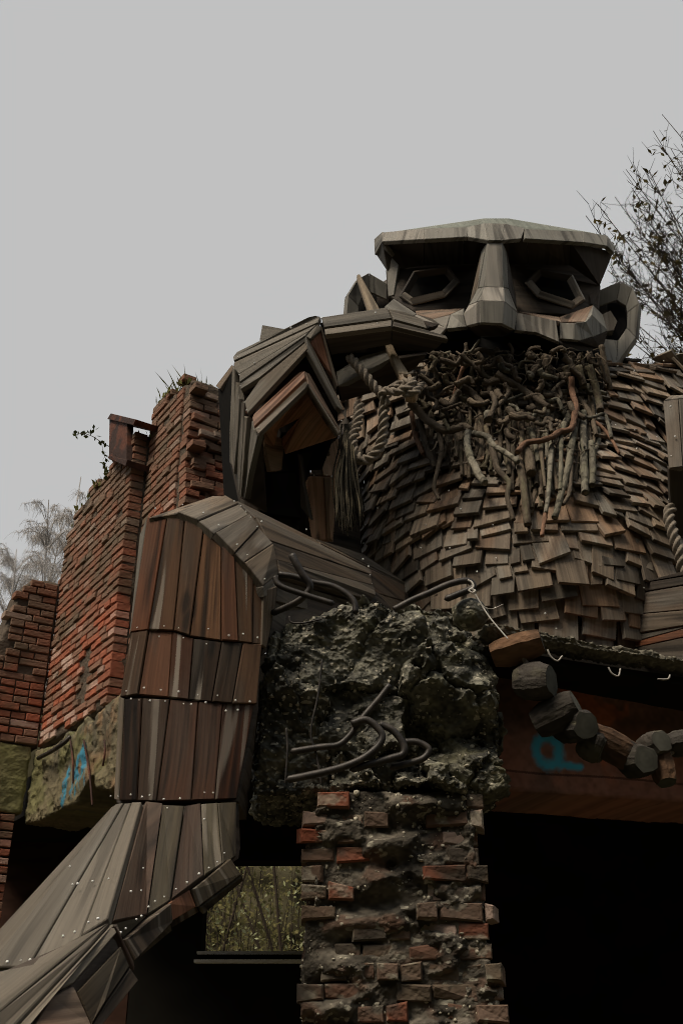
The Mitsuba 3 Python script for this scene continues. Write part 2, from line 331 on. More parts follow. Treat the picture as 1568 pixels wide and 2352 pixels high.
leafmat('leaf_mid', (.105, .105, .045), (.26, .235, .11), .9)
leafmat('leaf_ivy', (.035, .045, .018), (.06, .07, .025), .3)
leafmat('grass_blade', (.10, .12, .03), (.20, .19, .08), .5)

bsdf('crown_sheet', lambda p, n, uv: mix((.13, .15, .13), (.18, .19, .17), fbm(p.x*4, p.y*4, p.z*4))*(.8+.4*noise(p.x*40, p.y*6)), .8, .2)

# ---------------------------------------------------------------- ground
gv = np.array([[-400, -400, 0], [400, -400, 0], [400, 400, 0], [-400, 400, 0]], float)
put('ground', (gv, np.array([[0, 1, 2], [0, 2, 3]]), gv[:, :2]), 'soil', label='dark leaf-strewn ground around the ruin', category='ground', kind='structure')

# unseen tree mass added behind the viewer to block low sky light
def added_wood():
    xs = np.linspace(-34, 34, 40)
    ol = [(x, -.5) for x in xs]+[(x, 9.5+3.5*rng.random()+.004*x*x) for x in xs[::-1]]
    v, f, u = solid(ol, -17, -9, .6, [(.35, 1.3), (1.1, .6)], 31, smooth=1)
    v[:, 1] += .014*v[:, 0]**2
    put('added_woodland', (v, f, u), 'wood_mass', True, label='added unseen tree mass behind the viewer, blocking low sky light', category='added_woodland', kind='stuff')
added_wood()

# ---------------------------------------------------------------- the ruin: brick walls on concrete beams
D, Nn = np.array([-.550, .835, 0]), np.array([.835, .550, 0])      # along the long wall (away), and into it
C0 = np.array([-1.54, 6.5, 3.53])                                   # near corner of the pilaster, foot of the wall
PITCH = .060
def bricks(O, d, n_out, s0, s1, z0, rows, top, low=None, stretch=.225, depth=.1, loose=.004, hole=None, bond=0, mat='brick_red', lengths=None):
    """Courses on the face through O along d. top(s): height of the broken top. Returns pieces, materials."""
    d, n_out = unit(d), unit(n_out); out, up = [], np.array([0, 0, 1.0])
    for r in range(rows):
        z = z0+r*PITCH; L = stretch if (r+bond) % 2 else stretch/2
        s = s0; first = True
        if (r+bond) % 2 == 0 and s1-s0 > .3: L = stretch/2
        while s < s1-.02:
            l = L if rng.random() > .12 else stretch*.5
            if first and (r+bond) % 4 == 1: l = stretch*.75
            first = False
            e = min(s+l, s1)
            mid = (s+e)/2
            if z+PITCH*.5 < top(mid)+rng.normal(-.02, .045) and rng.random() > .012 and (low is None or z > low(mid)) and not (hole and hole(mid, z)):
                j = lambda: rng.normal(0, .0022)
                p = O+d*s; q = O+d*e; pr = n_out*abs(rng.normal(0, loose*1.6))
                g = .0035
                pts = [p+d*g+pr+up*(z-O[2]+.004+j()), q-d*g+pr+up*(z-O[2]+.004+j()), q-d*g+pr+up*(z-O[2]+PITCH-.006+j()), p+d*g+pr+up*(z-O[2]+PITCH-.006+j())]
                out.append(slab(pts, depth, .005, .0015, grain=d, out=n_out))
            s = e
    return out
def topz(pts, O, d, N):
    s, z = [], []
    for u, v in pts:
        p = on_plane(u, v, O, N); s.append(np.dot(p-O, d)); z.append(p[2])
    o = np.argsort(s); s, z = np.array(s)[o], np.array(z)[o]
    return lambda x: float(np.interp(x, s, z))
bw = thing('brick_wall', 'long broken red brick wall with a pilaster and stepped top, rising left of the wooden giant', 'wall')
t_long = topz([(137, 1332), (150, 1250), (175, 1175), (205, 1130), (235, 1098), (262, 1050), (290, 1000), (330, 970)], C0, D, Nn)
notch = lambda s, z: .47 < s < .58 and z < 4.02 and z > 3.60
P_ = bricks(C0, D, -Nn, 0, 1.40, 3.53, 52, t_long, hole=notch, low=lambda s: 3.53+.06*math.sin(s*9)-.04)
C1 = C0+Nn*.112                                                     # recessed part towards the camera
E1 = C1-D*.67
t_rec = topz([(330, 960), (345, 940), (374, 905), (400, 890), (424, 875)], C1, D, Nn)
P_ += bricks(E1, D, -Nn, 0.10, .67, 3.53, 46, lambda s: t_rec(s-.67))
t_end = topz([(418, 873), (449, 878), (470, 884), (495, 886), (530, 905)], E1, Nn, D)
P_ += bricks(E1, Nn, -D, 0, .34, 3.53, 46, t_end, loose=.022, bond=1)
# leaning quoins: whole bricks that jut out of the torn wall end
for k in range(16):
    s, z = rng.uniform(.02, .24), rng.uniform(4.75, 5.55); a = unit(Nn+D*rng.normal(0, .12)+[0, 0, rng.normal(0, .03)])
    o = E1+Nn*s+[0, 0, z-3.53]-D*rng.uniform(.03, .07); l = rng.uniform(.09, .2)
    if z+.06 < t_end(s+.05): P_.append(slab([o, o+a*l, o+a*l+[0, 0, .05], o+[0, 0, .05]], .1, .006, .001, grain=a, out=-D))
put_pieces('brick_wall__brick', P_, ['brick_red']*len(P_), 290, rest_name='brick_wall__far_brickwork')
def wall_core(O, d, n_in, s0, s1, z0, top, th, inset=.014):
    ss = np.linspace(s0, s1, 14)
    pts = [(s, z0) for s in ss]+[(s, top(s)-.03+rng.normal(0, .012)) for s in ss[::-1]]
    v, f, u = solid(pts, 0, th-2*inset, .05, [(12, .012)], smooth=1)
    w = O+np.outer(v[:, 0], d)+np.outer(v[:, 1]+inset, n_in); w[:, 2] = v[:, 2]
    return w, f, u
put('brick_wall__mortar', join([wall_core(C0, D, Nn, .01, 1.40, 3.50, t_long, .40), wall_core(E1, D, Nn, .012, .70, 3.50, lambda s: t_rec(s-.67), .34)]), 'mortar', True)
K0 = C0+D*1.357; LD = -Nn                                           # left wall leaves the inner corner towards the left
bl = thing('brick_wall_001', 'lower red brick wall at the left edge, its broken top stepping down beside the long wall', 'wall')
t_left = topz([(0, 1480), (18, 1475), (22, 1440), (30, 1370), (38, 1345), (60, 1318), (64, 1312), (137, 1335)], K0, LD, D)
P_ = bricks(K0, LD, -D, .02, 1.3, 3.53, 30, t_left, bond=1, loose=.006)
put_pieces('brick_wall_001__brick', P_, ['brick_red']*len(P_), 290)
put('brick_wall_001__mortar', wall_core(K0, LD, D, .0, 1.3, 3.5, t_left, .36), 'mortar', True)
thing('concrete_block', 'green mossy concrete block under the left brick wall', 'block')
def oriented(O, d, n_in, s0, s1, z0, z1, th, edge=.03, amps=((9, .012), (30, .01)), seed=0, outline=None, sm=1):
    pts = outline or [(s0, z0), (s1, z0), (s1, z1), (s0, z1)]
    v, f, u = solid(pts, 0, th, edge, list(amps), seed, smooth=sm)
    w = np.asarray(O)+np.outer(v[:, 0], d)+np.outer(v[:, 1], n_in); w[:, 2] = v[:, 2]
    return w, f, np.stack([v[:, 0], v[:, 2]-z0], 1)
put('concrete_block__body', oriented(K0+LD*.05, LD, D, 0, 1.3, 3.02, 3.52, .4), 'concrete_mossy', True)
thing('brick_pier', 'dark brick pier below the mossy concrete block at the left edge', 'pier')
P_ = bricks(np.append((K0+LD*.10)[:2], 3.53), LD, -D, 0, 1.2, 1.10, 32, lambda s: 3.05, bond=1, loose=.006)
put_pieces('brick_pier__brick', P_, ['brick_red']*len(P_), 200, rest_name='brick_pier__far_brickwork')
put('brick_pier__mortar', oriented(K0+LD*.115+D*.014, LD, D, 0, 1.2, 0, 3.03, .34, .08), 'mortar', True)
thing('concrete_beam', 'weathered yellowish concrete beam with blue paint smears under the long brick wall', 'beam')
ol = [(-.75, 2.93), (-.3, 2.90), (-.02, 2.95), (.06, 3.06), (.2, 3.0), (.3, 2.92), (.6, 2.93), (1.0, 2.92), (1.42, 2.95), (1.42, 3.50), (.9, 3.45), (.7, 3.5), (.55, 3.44), (.35, 3.53), (.25, 3.43), (.05, 3.50), (-.3, 3.54), (-.75, 3.54)]
bm = oriented(C0-Nn*.02, D, Nn, 0, 1, 2.92, 3.5, .42, .018, [(5, .02), (16, .014), (40, .012)], outline=ol, sm=3)
put('concrete_beam__body', bm, 'beam_left', True)
put('concrete_beam__steel_rod', tube([on_plane(88, 1742, C0-Nn*.06, Nn), on_plane(115, 1728, C0-Nn*.07, Nn), on_plane(140, 1712, C0-Nn*.07, Nn), on_plane(162, 1692, C0-Nn*.03, Nn)], .016, n=10), 'rebar', True)
for a, b in (((192, 1700), (212, 1850)), ((160, 1690), (168, 1800)), ((240, 1700), (236, 1760))):
    put('concrete_beam__exposed_bar', tube([on_plane(*a, C0-Nn*.03, Nn), on_plane((a[0]+b[0])/2+3, (a[1]+b[1])/2, C0-Nn*.035, Nn), on_plane(*b, C0-Nn*.03, Nn)], .007, n=8, sides=5), 'rust', True)
# rusty steel section bedded in the wall top
thing('steel_girder', 'short rusty steel girder end sticking out of the top of the brick wall', 'girder')
gp = lambda u, v, k=0.: on_plane(u, v, C0-Nn*(.05+k), Nn)
put('steel_girder__web', slab([gp(251, 962), gp(292, 972), gp(289, 1066), gp(250, 1055)], .05, .003, 0), 'rust')
put('steel_girder__flange', slab([gp(246, 962, .02), gp(254, 949, .02), gp(312, 963, .02), gp(306, 976, .02)], .22, .003, 0), 'rust')
put('steel_girder__flange', slab([gp(247, 1052, .02), gp(250, 1046, .02), gp(292, 1056, .02), gp(288, 1070, .02)], .22, .003, 0), 'rust')

# ---------------------------------------------------------------- the ruin: floor slab, dark room, window
thing('ruined_building', 'dark roofless brick ruin with a black room under its concrete floor slab', 'building')
pl = [(-1.15, 5.95), (-.8, 5.2), (.2, 4.95), (1.0, 5.05), (4.8, 6.1), (4.8, 9.2), (-3.2, 9.2)]
m = trimesh.creation.extrude_polygon(Polygon(pl), .3, engine='earcut'); v = np.array(m.vertices)+[0, 0, 3.08]
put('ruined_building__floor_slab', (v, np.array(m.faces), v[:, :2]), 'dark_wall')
wl, wr = at(465, 2106, 7.4)[0], at(800, 2106, 7.4)[0]; zt, zb = at(600, 1978, 7.4)[2], at(600, 2192, 7.4)[2]
wparts = [box([-1.4, 7.4, 0], [wl, 7.65, 3.08]), box([wr, 7.4, 0], [4.8, 7.65, 3.08]), box([wl, 7.4, zt], [wr, 7.65, 3.08]), box([wl, 7.4, 0], [wr, 7.65, zb])]
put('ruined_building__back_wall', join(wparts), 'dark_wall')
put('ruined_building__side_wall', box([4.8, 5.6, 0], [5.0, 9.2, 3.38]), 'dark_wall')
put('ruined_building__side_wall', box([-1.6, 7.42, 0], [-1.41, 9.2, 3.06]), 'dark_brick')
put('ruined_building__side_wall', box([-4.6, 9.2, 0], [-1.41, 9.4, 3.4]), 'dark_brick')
put('ruined_building__window', box([wl-.02, 7.37, zb-.004], [wr+.02, 7.43, zb+.016]), 'rail', label='thin pale metal rail at the bottom of the window opening')
put('ruined_building__window__sill', box([wl-.02, 7.25, zb-.062], [wr+.02, 7.37, zb-.042]), 'rail')

# right beam with red paint and the broken crust above it
BD_, BN = unit([.958, .288, 0]), unit([-.288, .958, 0])
B0 = at(1165, 1820, 4.85)
thing('concrete_beam_001', 'rust-red painted concrete beam with a blue sprayed letter, right of the broken pillar', 'beam')
put('concrete_beam_001__body', oriented(B0-BD_*.3, BD_, BN, 0, 3.4, B0[2], B0[2]+.62, .5, .03, [(6, .01), (25, .006)]), 'beam_right', True)
c0, c1 = at(1235, 1482, 4.5), at(1600, 1538, 4.66)
cd = unit((c1-c0)*[1, 1, 0]); cn = np.array([-cd[1], cd[0], 0])
cl = np.linalg.norm((c1-c0)[:2]); sl = (c1[2]-c0[2])/cl
cz = c0[2]
ol = [(-.25, cz-.03), (.0, cz-.045), (.15, cz-.032), (.3, cz-.038), (.6, cz-.03), (1.6, cz-.042), (1.6, cz+.0), (.7, cz+.0), (.4, cz+.012), (.2, cz-.0), (-.25, cz+.02)]
def tilt(v): v = v.copy(); v[:, 2] += (np.minimum(v[:, 0], 1.2)*sl); return v
vv, ff, _ = solid(ol, 0, .17, .011, [(7, .02), (22, .02), (50, .014)], 5, tilt, smooth=2)
w = c0+np.outer(vv[:, 0], cd)+np.outer(vv[:, 1], cn); w[:, 2] = vv[:, 2]
v2, f2, _ = solid([(-.3, cz-.05), (1.6, cz-.05), (1.6, cz-.01), (-.3, cz-.01)], .1, .95, .2, [(5, .006)], 7, tilt, smooth=0)
w2 = c0+np.outer(v2[:, 0], cd)+np.outer(v2[:, 1], cn); w2[:, 2] = v2[:, 2]
put('concrete_beam_001__soffit', (w2, f2, v2[:, :2]), 'dark_wall')  # near-black sheet: shade under the crust given as colour
put('concrete_beam_001__broken_crust', (w, ff, vv[:, :2]), 'crust', True, label='ragged grey concrete crust along the beam top')
for (a, b, c, d_) in (((500, 300), (530, 360), (580, 390), (618, 350)), ((980, 440), (1010, 490), (1060, 508), (1075, 450)), ((1370, 532), (1420, 536), (1455, 528), (1465, 500))):
    put('concrete_beam_001__wire_hook', tube([G4(*q, 4.47+.14*(q[0]/1568)) for q in (a, b, c, d_)], .0045, n=12, sides=6), 'wire', True)

# ---------------------------------------------------------------- broken block on the brick pillar
thing('rubble_block', 'big broken block of dark pebbly concrete with bent steel bars, beside the wooden leg', 'block')
ov = [(640, 1440), (660, 1418), (755, 1388), (860, 1372), (930, 1362), (950, 1378), (1013, 1384), (1072, 1388), (1105, 1400), (1118, 1473), (1150, 1540), (1158, 1615), (1166, 1765), (1158, 1808), (1040, 1815), (950, 1800), (800, 1810), (700, 1815), (575, 1825), (585, 1700), (602, 1557), (615, 1473)]
YB = 4.45
o2 = [tuple(at(u, v, YB)[[0, 2]]) for u, v in ov]
dents = [((1000, 1690), .10, .13), ((900, 1620), .08, .07), ((840, 1770), .10, .06), ((960, 1440), .05, -.06), ((880, 1390), .07, -.05), ((1020, 1480), .09, -.06), ((1080, 1590), .09, -.07), ((1110, 1690), .06, .05), ((700, 1560), .2, -.03), ((760, 1790), .12, .05), ((620, 1800), .1, .06), ((860, 1500), .05, .05), ((930, 1530), .05, .06)]
def dent(v):
    v = v.copy()
    for (u, w_), r, dd in dents:
        c = at(u, w_, YB)
        k = np.exp(-((v[:, 0]-c[0])**2+(v[:, 2]-c[2])**2)/(2*r*r))*np.exp(-((v[:, 1]-YB)/.45)**2)
        v[:, 1] += dd*k
    return v
def chunks(v, count, amp, seed):
    g = np.random.default_rng(seed); lo, hi = v.min(0), v.max(0); S_ = lo+(hi-lo)*g.random((count, 3)); S_[:, 1] = YB+g.random(count)*.5
    from scipy.spatial import cKDTree
    w_ = v+(np.stack([meshkit.fbm(v*14, 2, 50+k) for k in range(3)], 1)-.5)*.09
    d, i = cKDTree(S_).query(w_, k=2)
    h = g.normal(0, amp, count)[i[:, 0]]+((w_-S_[i[:, 0]])*g.normal(0, .28, (count, 3))[i[:, 0]]).sum(1)
    return h-.035*np.exp(-((d[:, 1]-d[:, 0])/.02)**2)
def dent2(v):
    v = dent(v); n = np.array(trimesh.Trimesh(v, F_[0], process=False).vertex_normals) if F_ else None
    h = chunks(v, 60, .038, 8); front = np.clip((YB+.5-v[:, 1])/.4, 0, 1)
    left = np.clip((v[:, 0]-at(700, 1600, YB)[0])/.12, .25, 1)
    v[:, 1] -= h*front*left; v[:, 2] += h*.5*front*(v[:, 2] > at(800, 1480, YB)[2]); v[:, 0] += .5*h*(v[:, 0] > at(1090, 1600, YB)[0])
    return v
F_ = []
RB = solid(o2, YB, YB+.75, .0085, [(3.2, .085), (9, .045), (24, .02), (60, .010)], 3, dent2, smooth=5)
put('rubble_block__body', RB, 'rubble', True)
# pebbles of the broken concrete: real stones on its face
tm = trimesh.Trimesh(RB[0], RB[1], process=False); fn_, cen, ar = tm.face_normals, tm.triangles_center, tm.area_faces
def pebbles(tm, count, r0, r1, cond):
    fn_, cen, ar = tm.face_normals, tm.triangles_center, tm.area_faces
    ok = np.where(cond(cen, fn_))[0]; pick = rng.choice(ok, count, p=ar[ok]/ar[ok].sum())
    ico = trimesh.creation.icosphere(subdivisions=0); out = []
    for k in pick:
        r = r0+(r1-r0)*rng.random()**3
        v = np.array(ico.vertices)*r*rng.uniform(.5, 1.2, 3)*(1+rng.normal(0, .2, (len(ico.vertices), 1)))
        out.append((v+cen[k]+fn_[k]*r*.05, np.array(ico.faces), np.zeros((len(v), 2))))
    return join(out)
put('rubble_block__pebbles', pebbles(tm, 1300, .003, .013, lambda c, n: (n[:, 1] < .2) & (meshkit.fbm(c*6, 3, 9) > .45)), 'pebble', False, kind='stuff')
# round dark boulder on its right shoulder
ico = trimesh.creation.icosphere(subdivisions=4); v = np.array(ico.vertices)
v = v*[.085, .09, .075]*(1+.25*(meshkit.fbm(v*2, 3, 4)-.5))[:, None]+at(1080, 1412, 4.42)
thing('boulder', 'smooth dark rounded stone lodged on the right shoulder of the broken block', 'stone')
put('boulder__body', (v, np.array(ico.faces), v[:, :2]), 'rubble', True)
yb = lambda x, y: 4.36
bars = [([(140, 45), (175, 95), (330, 150), (460, 190)], .0135, -.1), ([(165, 30), (250, 42), (345, 72), (460, 95), (540, 140), (580, 185), (588, 240)], .0145, 0),
    ([(800, 225), (900, 172), (1000, 130), (1100, 85), (1190, 65), (1228, 78), (1230, 105), (1170, 132), (1090, 165)], .0155, -.05),
    ([(775, 640), (720, 712), (640, 805), (590, 870), (550, 925), (490, 972), (400, 982), (240, 1008)], .0135, -.12),
    ([(565, 855), (640, 832), (700, 868), (735, 925), (700, 990), (600, 1060), (450, 1112), (220, 1162)], .0155, -.15),
    ([(720, 857), (790, 890), (848, 960), (850, 1020), (780, 1045), (570, 1105)], .0155, -.13), ([(860, 955), (930, 957), (990, 995), (960, 1045), (870, 1075), (790, 1095)], .0145, -.1)]
for P, r, dy in bars: put('rubble_block__rebar', tube([R6(x, y, 4.38+dy) for x, y in P], r, n=34, sides=10, tip=True), 'rebar', True)
put('rubble_block__rebar', tube([L5(x, y, Y) for x, y, Y in ((985, 402, 4.28), (1010, 450, 4.28), (1045, 510, 4.29), (1078, 555, 4.3), (1068, 592, 4.31), (1010, 645, 4.33), (890, 700, 4.38))], .018, .016, 26, 10, tip=True), 'rebar', True)
for P in ([(403, 500), (380, 700), (340, 900), (372, 1030), (400, 1190)], [(222, 262), (232, 295), (290, 300), (400, 278)], [(205, 880), (212, 1000), (200, 1180)]):
    put('rubble_block__wire', tube([R6(x, y, 4.27) for x, y in P], .005, n=16, sides=5), 'rebar', True)
thing('cord', 'thin white cord tied from a bent steel bar to the top log of the garland', 'cord')
put('cord__line', tube([R6(1228, 110, 4.3), R6(1320, 260, 4.29), R6(1425, 385, 4.28)], .0035, n=8, sides=5), 'cord_white', True)
put('cord__knot', tube([R6(x, y, 4.29) for x, y in ((1205, 62), (1228, 75), (1236, 100), (1212, 118), (1232, 132), (1246, 120), (1222, 110))], .0045, n=30, sides=5), 'cord_white', True)
put('cord__loose_end', tube([R6(x, y, 4.29) for x, y in ((1246, 140), (1290, 205), (1340, 220), (1400, 195))], .002, n=12, sides=4), 'cord_white', True)

thing('brick_pillar', 'crumbling mossy brick pillar carrying the broken concrete block', 'pillar')
YP = 4.5
lu = lambda v: np.interp(v, [1815, 1850, 1870, 1930, 2000, 2110, 2125, 2170, 2250, 2352, 2700], [760, 712, 694, 690, 688, 690, 712, 682, 678, 676, 660])
ru = lambda v: np.interp(v, [1815, 1850, 1880, 1905, 1990, 2090, 2150, 2200, 2270, 2352, 2700], [1110, 1112, 1122, 1098, 1112, 1135, 1128, 1142, 1155, 1178, 1240])
P_, M_ = [], []; z = at(900, 1818, YP)[2]; row = 0
def eroded(u, v):
    k = meshkit.fbm(np.array([u*.012, v*.012, 3.0]), 3, 2)
    band = abs((u-(960-.48*(v-1850)))/85)
    return (v < 1870 and 850 < u < 1075) or (band < .9 and k > .42) or (k > .66 and u > 730 and u < 1080)
while z > .02:
    z -= .0755; v_ = 1176-F*((-YP*ST+(z+.035-1.6)*CT)/(YP*CT+(z+.035-1.6)*ST)); row += 1
    x = at(lu(v_), v_, YP)[0]; xe = at(ru(v_), v_, YP)[0]+rng.normal(0, .012)
    while x < xe-.03:
        l = rng.choice([.095, .19, .15, .115]); e = min(x+l, xe) if xe-x-l > .04 else xe
        mid = (x+e)/2; um = 784+F*mid/(YP*CT+(z-1.6)*ST)
        if not eroded(um, v_):
            y = YP+rng.normal(0, .014); j = lambda: rng.normal(0, .006); rot = rng.normal(0, .04)
            pts = [[x+.004, y-rot*l+j(), z+.004+j()], [e-.004, y+rot*l+j(), z+.004+j()], [e-.004, y+rot*l+j(), z+.066+j()], [x+.004, y-rot*l+j(), z+.066+j()]]
            P_.append(slab(pts, .12, .007, .001, grain=[1, 0, 0])); M_.append('brick_old')
        x = e
put_pieces('brick_pillar__brick', P_, M_, 290)
ovp = [(at(lu(v)+14, v, YP)[0], at(0, v, YP)[2]) for v in (2700, 2500, 2352, 2250, 2170, 2110, 2000, 1930, 1870, 1815)]+[(at(ru(v)-14, v, YP)[0], at(0, v, YP)[2]) for v in (1815, 1870, 1930, 2000, 2110, 2170, 2250, 2352, 2500, 2700)]
ovp[0] = (ovp[0][0], -.05); ovp[-1] = (ovp[-1][0], -.05)
def scar(v):
    v = v.copy(); u = 784+F*v[:, 0]/(YP*CT+(v[:, 2]-1.6)*ST)
    vv = 1176-F*((-YP*ST+(v[:, 2]-1.6)*CT)/(YP*CT+(v[:, 2]-1.6)*ST))
    fr = v[:, 1] < YP+.25
    k = np.exp(-((u-(960-.48*(vv-1850)))/60)**2)
    b = meshkit.fbm(v*[7, 3, 8], 4, 77); g_ = np.clip((b-.52+.05*np.clip((2050-vv)/150, -.5, 1))/.09, 0, 1)*(u > lu(1990)+35)
    v[:, 1] += np.where(fr, .04*k*np.sin(v[:, 2]*40)-.036*g_, 0)
    return v
PC = solid(ovp, YP+.012, YP+.5, .011, [(6, .012), (18, .010), (50, .008)], 21, scar, smooth=2)
put('brick_pillar__mortar_core', PC, 'pillar_mortar', True)
tp = trimesh.Trimesh(PC[0], PC[1], process=False)
put('brick_pillar__pebbles', pebbles(tp, 600, .003, .014, lambda c, n: (n[:, 1] < .1) & (c[:, 1] < YP+.15) & (c[:, 2] > 1.3) & (meshkit.fbm(c*6, 3, 4) > .5)), 'pebble', True, kind='stuff')

# ---------------------------------------------------------------- the wooden giant
G = thing('wooden_giant', 'seated bearded giant built of old planks and shingles, hand raised to its mouth', 'sculpture')
screws = []
def screw(p, r=.0065):
    screws.append(np.asarray(p, float)+unit(EYE-p)*.003)
def screw_row(A, B, n, off=0.0, up=None):
    for t in np.linspace(.06, .94, n):
        p = np.asarray(A)*(1-t)+np.asarray(B)*t+rng.normal(0, .006, 3)
        screw(p if up is None else p+up)

# torso: a barrel of shingles
XC, YC = 1.23, 6.25
ZZ = [3.2, 3.45, 3.9, 4.2, 4.6, 5.05, 5.5, 5.8, 5.98]
RY = [.92, 1.02, 1.15, 1.12, .96, .72, .50, .34, .05]
RX = [.70, .80, 1.0, 1.06, 1.08, 1.10, 1.28, 1.36, 1.2]
from scipy.interpolate import PchipInterpolator
_zd = np.linspace(3.2, 5.98, 300)
def smoothed(tab):
    y = PchipInterpolator(ZZ, tab)(_zd); k = np.hanning(41); k /= k.sum()
    return np.convolve(np.pad(y, 20, mode='reflect', reflect_type='odd'), k, 'valid')
_tabs = {id(RY): smoothed(RY), id(RX): smoothed(RX)}
def sm(tab, z): return np.interp(z, _zd, _tabs[id(tab)])
def torso(z, phi): return np.array([XC+sm(RX, z)*math.sin(phi), YC-sm(RY, z)*math.cos(phi), z])
def torso_hit(u, v):
    Ys = np.linspace(4.6, 6.6, 161); prev = None
    P = np.array([at(u, v, Y) for Y in Ys])
    ins = ((P[:, 0]-XC)/np.maximum(sm(RX, P[:, 2]), .05))**2+((P[:, 1]-YC)/np.maximum(sm(RY, P[:, 2]), .05))**2 < 1
    ins &= (P[:, 2] < 5.98)
    k = np.argmax(ins)
    return Ys[k] if ins.any() else 6.15
gz, gp_ = np.linspace(3.2, 5.98, 40), np.linspace(0, 2*np.pi, 65)
vv = np.array([torso(z, p)*[1, 1, 1]+np.array([-math.sin(p), math.cos(p), 0])*.05 for z in gz for p in gp_])
i, j = np.meshgrid(np.arange(39), np.arange(64), indexing='ij'); a = i*65+j
ff = np.vstack([np.stack([a, a+1, a+66], -1).reshape(-1, 3), np.stack([a, a+66, a+65], -1).reshape(-1, 3)])
put('wooden_giant__torso', (vv, ff, np.stack([402+vv[:, 0], vv[:, 2]], 1)), 'wood_dark', True)
P_, O_ = [], []
z = 3.34
while z < 5.93:
    e = 1e-3; mer = torso(z+e, 0)-torso(z-e, 0); slope = np.linalg.norm(mer)/(2*e)
    phi = -1.75+rng.uniform(0, .1)
    while phi < 1.75:
        circ = math.hypot(sm(RX, z)*math.cos(phi), sm(RY, z)*math.sin(phi))
        wdt = rng.uniform(.13, .225) if rng.random() > .16 else rng.uniform(.06, .10); dphi = wdt/max(circ, .3)
        pm = phi+dphi/2; zz = z+rng.normal(0, .014)+.02*math.sin(phi*4.3+z*9)
        c = torso(zz, pm)
        tz = unit(torso(zz+.02, pm)-torso(zz-.02, pm)); tp = unit(torso(zz, pm+.01)-torso(zz, pm-.01))
        n = unit(np.cross(tp, tz)); tp = np.cross(tz, n)
        if n[1] > .75: phi += dphi; continue
        a = rng.normal(0, .13)-.30*math.sin(pm)*float(np.clip((z-3.9)/.5, 0, 1)); tz2, tp2 = tz*math.cos(a)+tp*math.sin(a), tp*math.cos(a)-tz*math.sin(a)
        t_, L = rng.uniform(.015, .024), rng.uniform(.21, .28)
        lo, hi = .056+abs(rng.normal(0, .018)), -.004
        w2 = wdt/2-.003; sk = rng.normal(0, .008)
        pts = [c+tp2*-w2+n*lo+tz2*(-.0+sk), c+tp2*w2+n*lo-tz2*sk, c+tp2*w2+tz2*L+n*hi, c-tp2*w2+tz2*L+n*hi]
        P_.append(slab(pts, t_, .003, .001, grain=tz2, out=n))
        O_.append((np.linalg.norm(c-EYE))+(3 if n@(EYE-c) < 0 else 0)+(2 if (c[2] > 4.9 and abs(c[0]-1.05) < .62) else 0)+(2 if (c[2] < 4.1 and c[0] < .55) else 0))
        if rng.random() < .14 and n@(EYE-c) > 0: screws.append(c+tz2*rng.uniform(.03, .07)+n*(lo+.002)+tp2*rng.uniform(-.04, .04))
        phi += dphi
    z += (.086+.022*float(np.clip((z-4.2)/.4, 0, 1)))/slope
put_pieces('wooden_giant__torso__shingle', P_, ['wood_shingle']*len(P_), 295, order=O_, rest_name='wooden_giant__torso__hidden_shingles')

# right-hand leg of the picture's left: shin in three tiers of boards, rounded knee, thigh
yk = lambda x: 4.18+.10*abs((x-480)/380)**2.2                     # the shin's front is gently curved
S = lambda x, y, dy=0.: L5(x, y, yk(x)+dy)
t1 = [S(x, y) for x, y in ((243, 207), (348, 200), (438, 208), (535, 262), (625, 345), (692, 400), (790, 505), (838, 572))]
b1 = [S(x, y) for x, y in ((250, 785), (250, 785), (380, 790), (462, 815), (625, 842), (710, 848), (790, 856), (835, 862))]
b1[0] = S(165, 800)
tA, bA = t1, [S(155, 800), S(250, 787), S(380, 792), (S(462, 818)), S(625, 842), S(712, 848), S(785, 856), S(835, 862)]
boards('wooden_giant__shin__plank', tA, bA, 'wood_leg', .035)
put('wooden_giant__shin__plank', slab([S(243, 205), S(205, 300, .03), S(150, 830, .04), S(158, 800)], .04, grain=S(205, 300)-S(150, 830)), 'wood_hand')
put('wooden_giant__shin__plank', slab([S(842, 585), S(912, 560, .12), S(905, 650, .12), S(855, 885, .08), S(832, 865)], .035), 'wood_cap')
t2 = [S(158, 800, .004), S(250, 785, .004), S(372, 790, .004), S(482, 828, .004), S(628, 845, .004), S(735, 852, .004), S(834, 860, .004)]
b2 = [S(102, 1134, -.003), S(195, 1118, -.004), S(350, 1132, -.004), S(457, 1145, -.004), S(575, 1156, -.004), S(680, 1165, -.004), S(808, 1168, -.003)]
boards('wooden_giant__shin__plank', t2, b2, 'wood_leg', .035)
t3 = [S(102, 1125, .004), S(128, 1140, .004), S(217, 1136, .004), S(360, 1140, .004), S(507, 1150, .004), S(632, 1160, .004), S(795, 1166, .004)]
b3 = [S(76, 1660, .02), S(100, 1665, -.006), S(190, 1664, -.012), S(290, 1668, -.014), S(470, 1663, -.014), S(592, 1658, -.012), S(706, 1655, -.006)]
boards('wooden_giant__shin__plank', t3, b3, ['wood_hand']+['wood_wet']*5, .035)
core('wooden_giant__shin__frame', [p+[0, .05, 0] for p in t1+b2+b3]+[p+[0, .45, .0] for p in t1[:5]+b3], 'wood_dark')
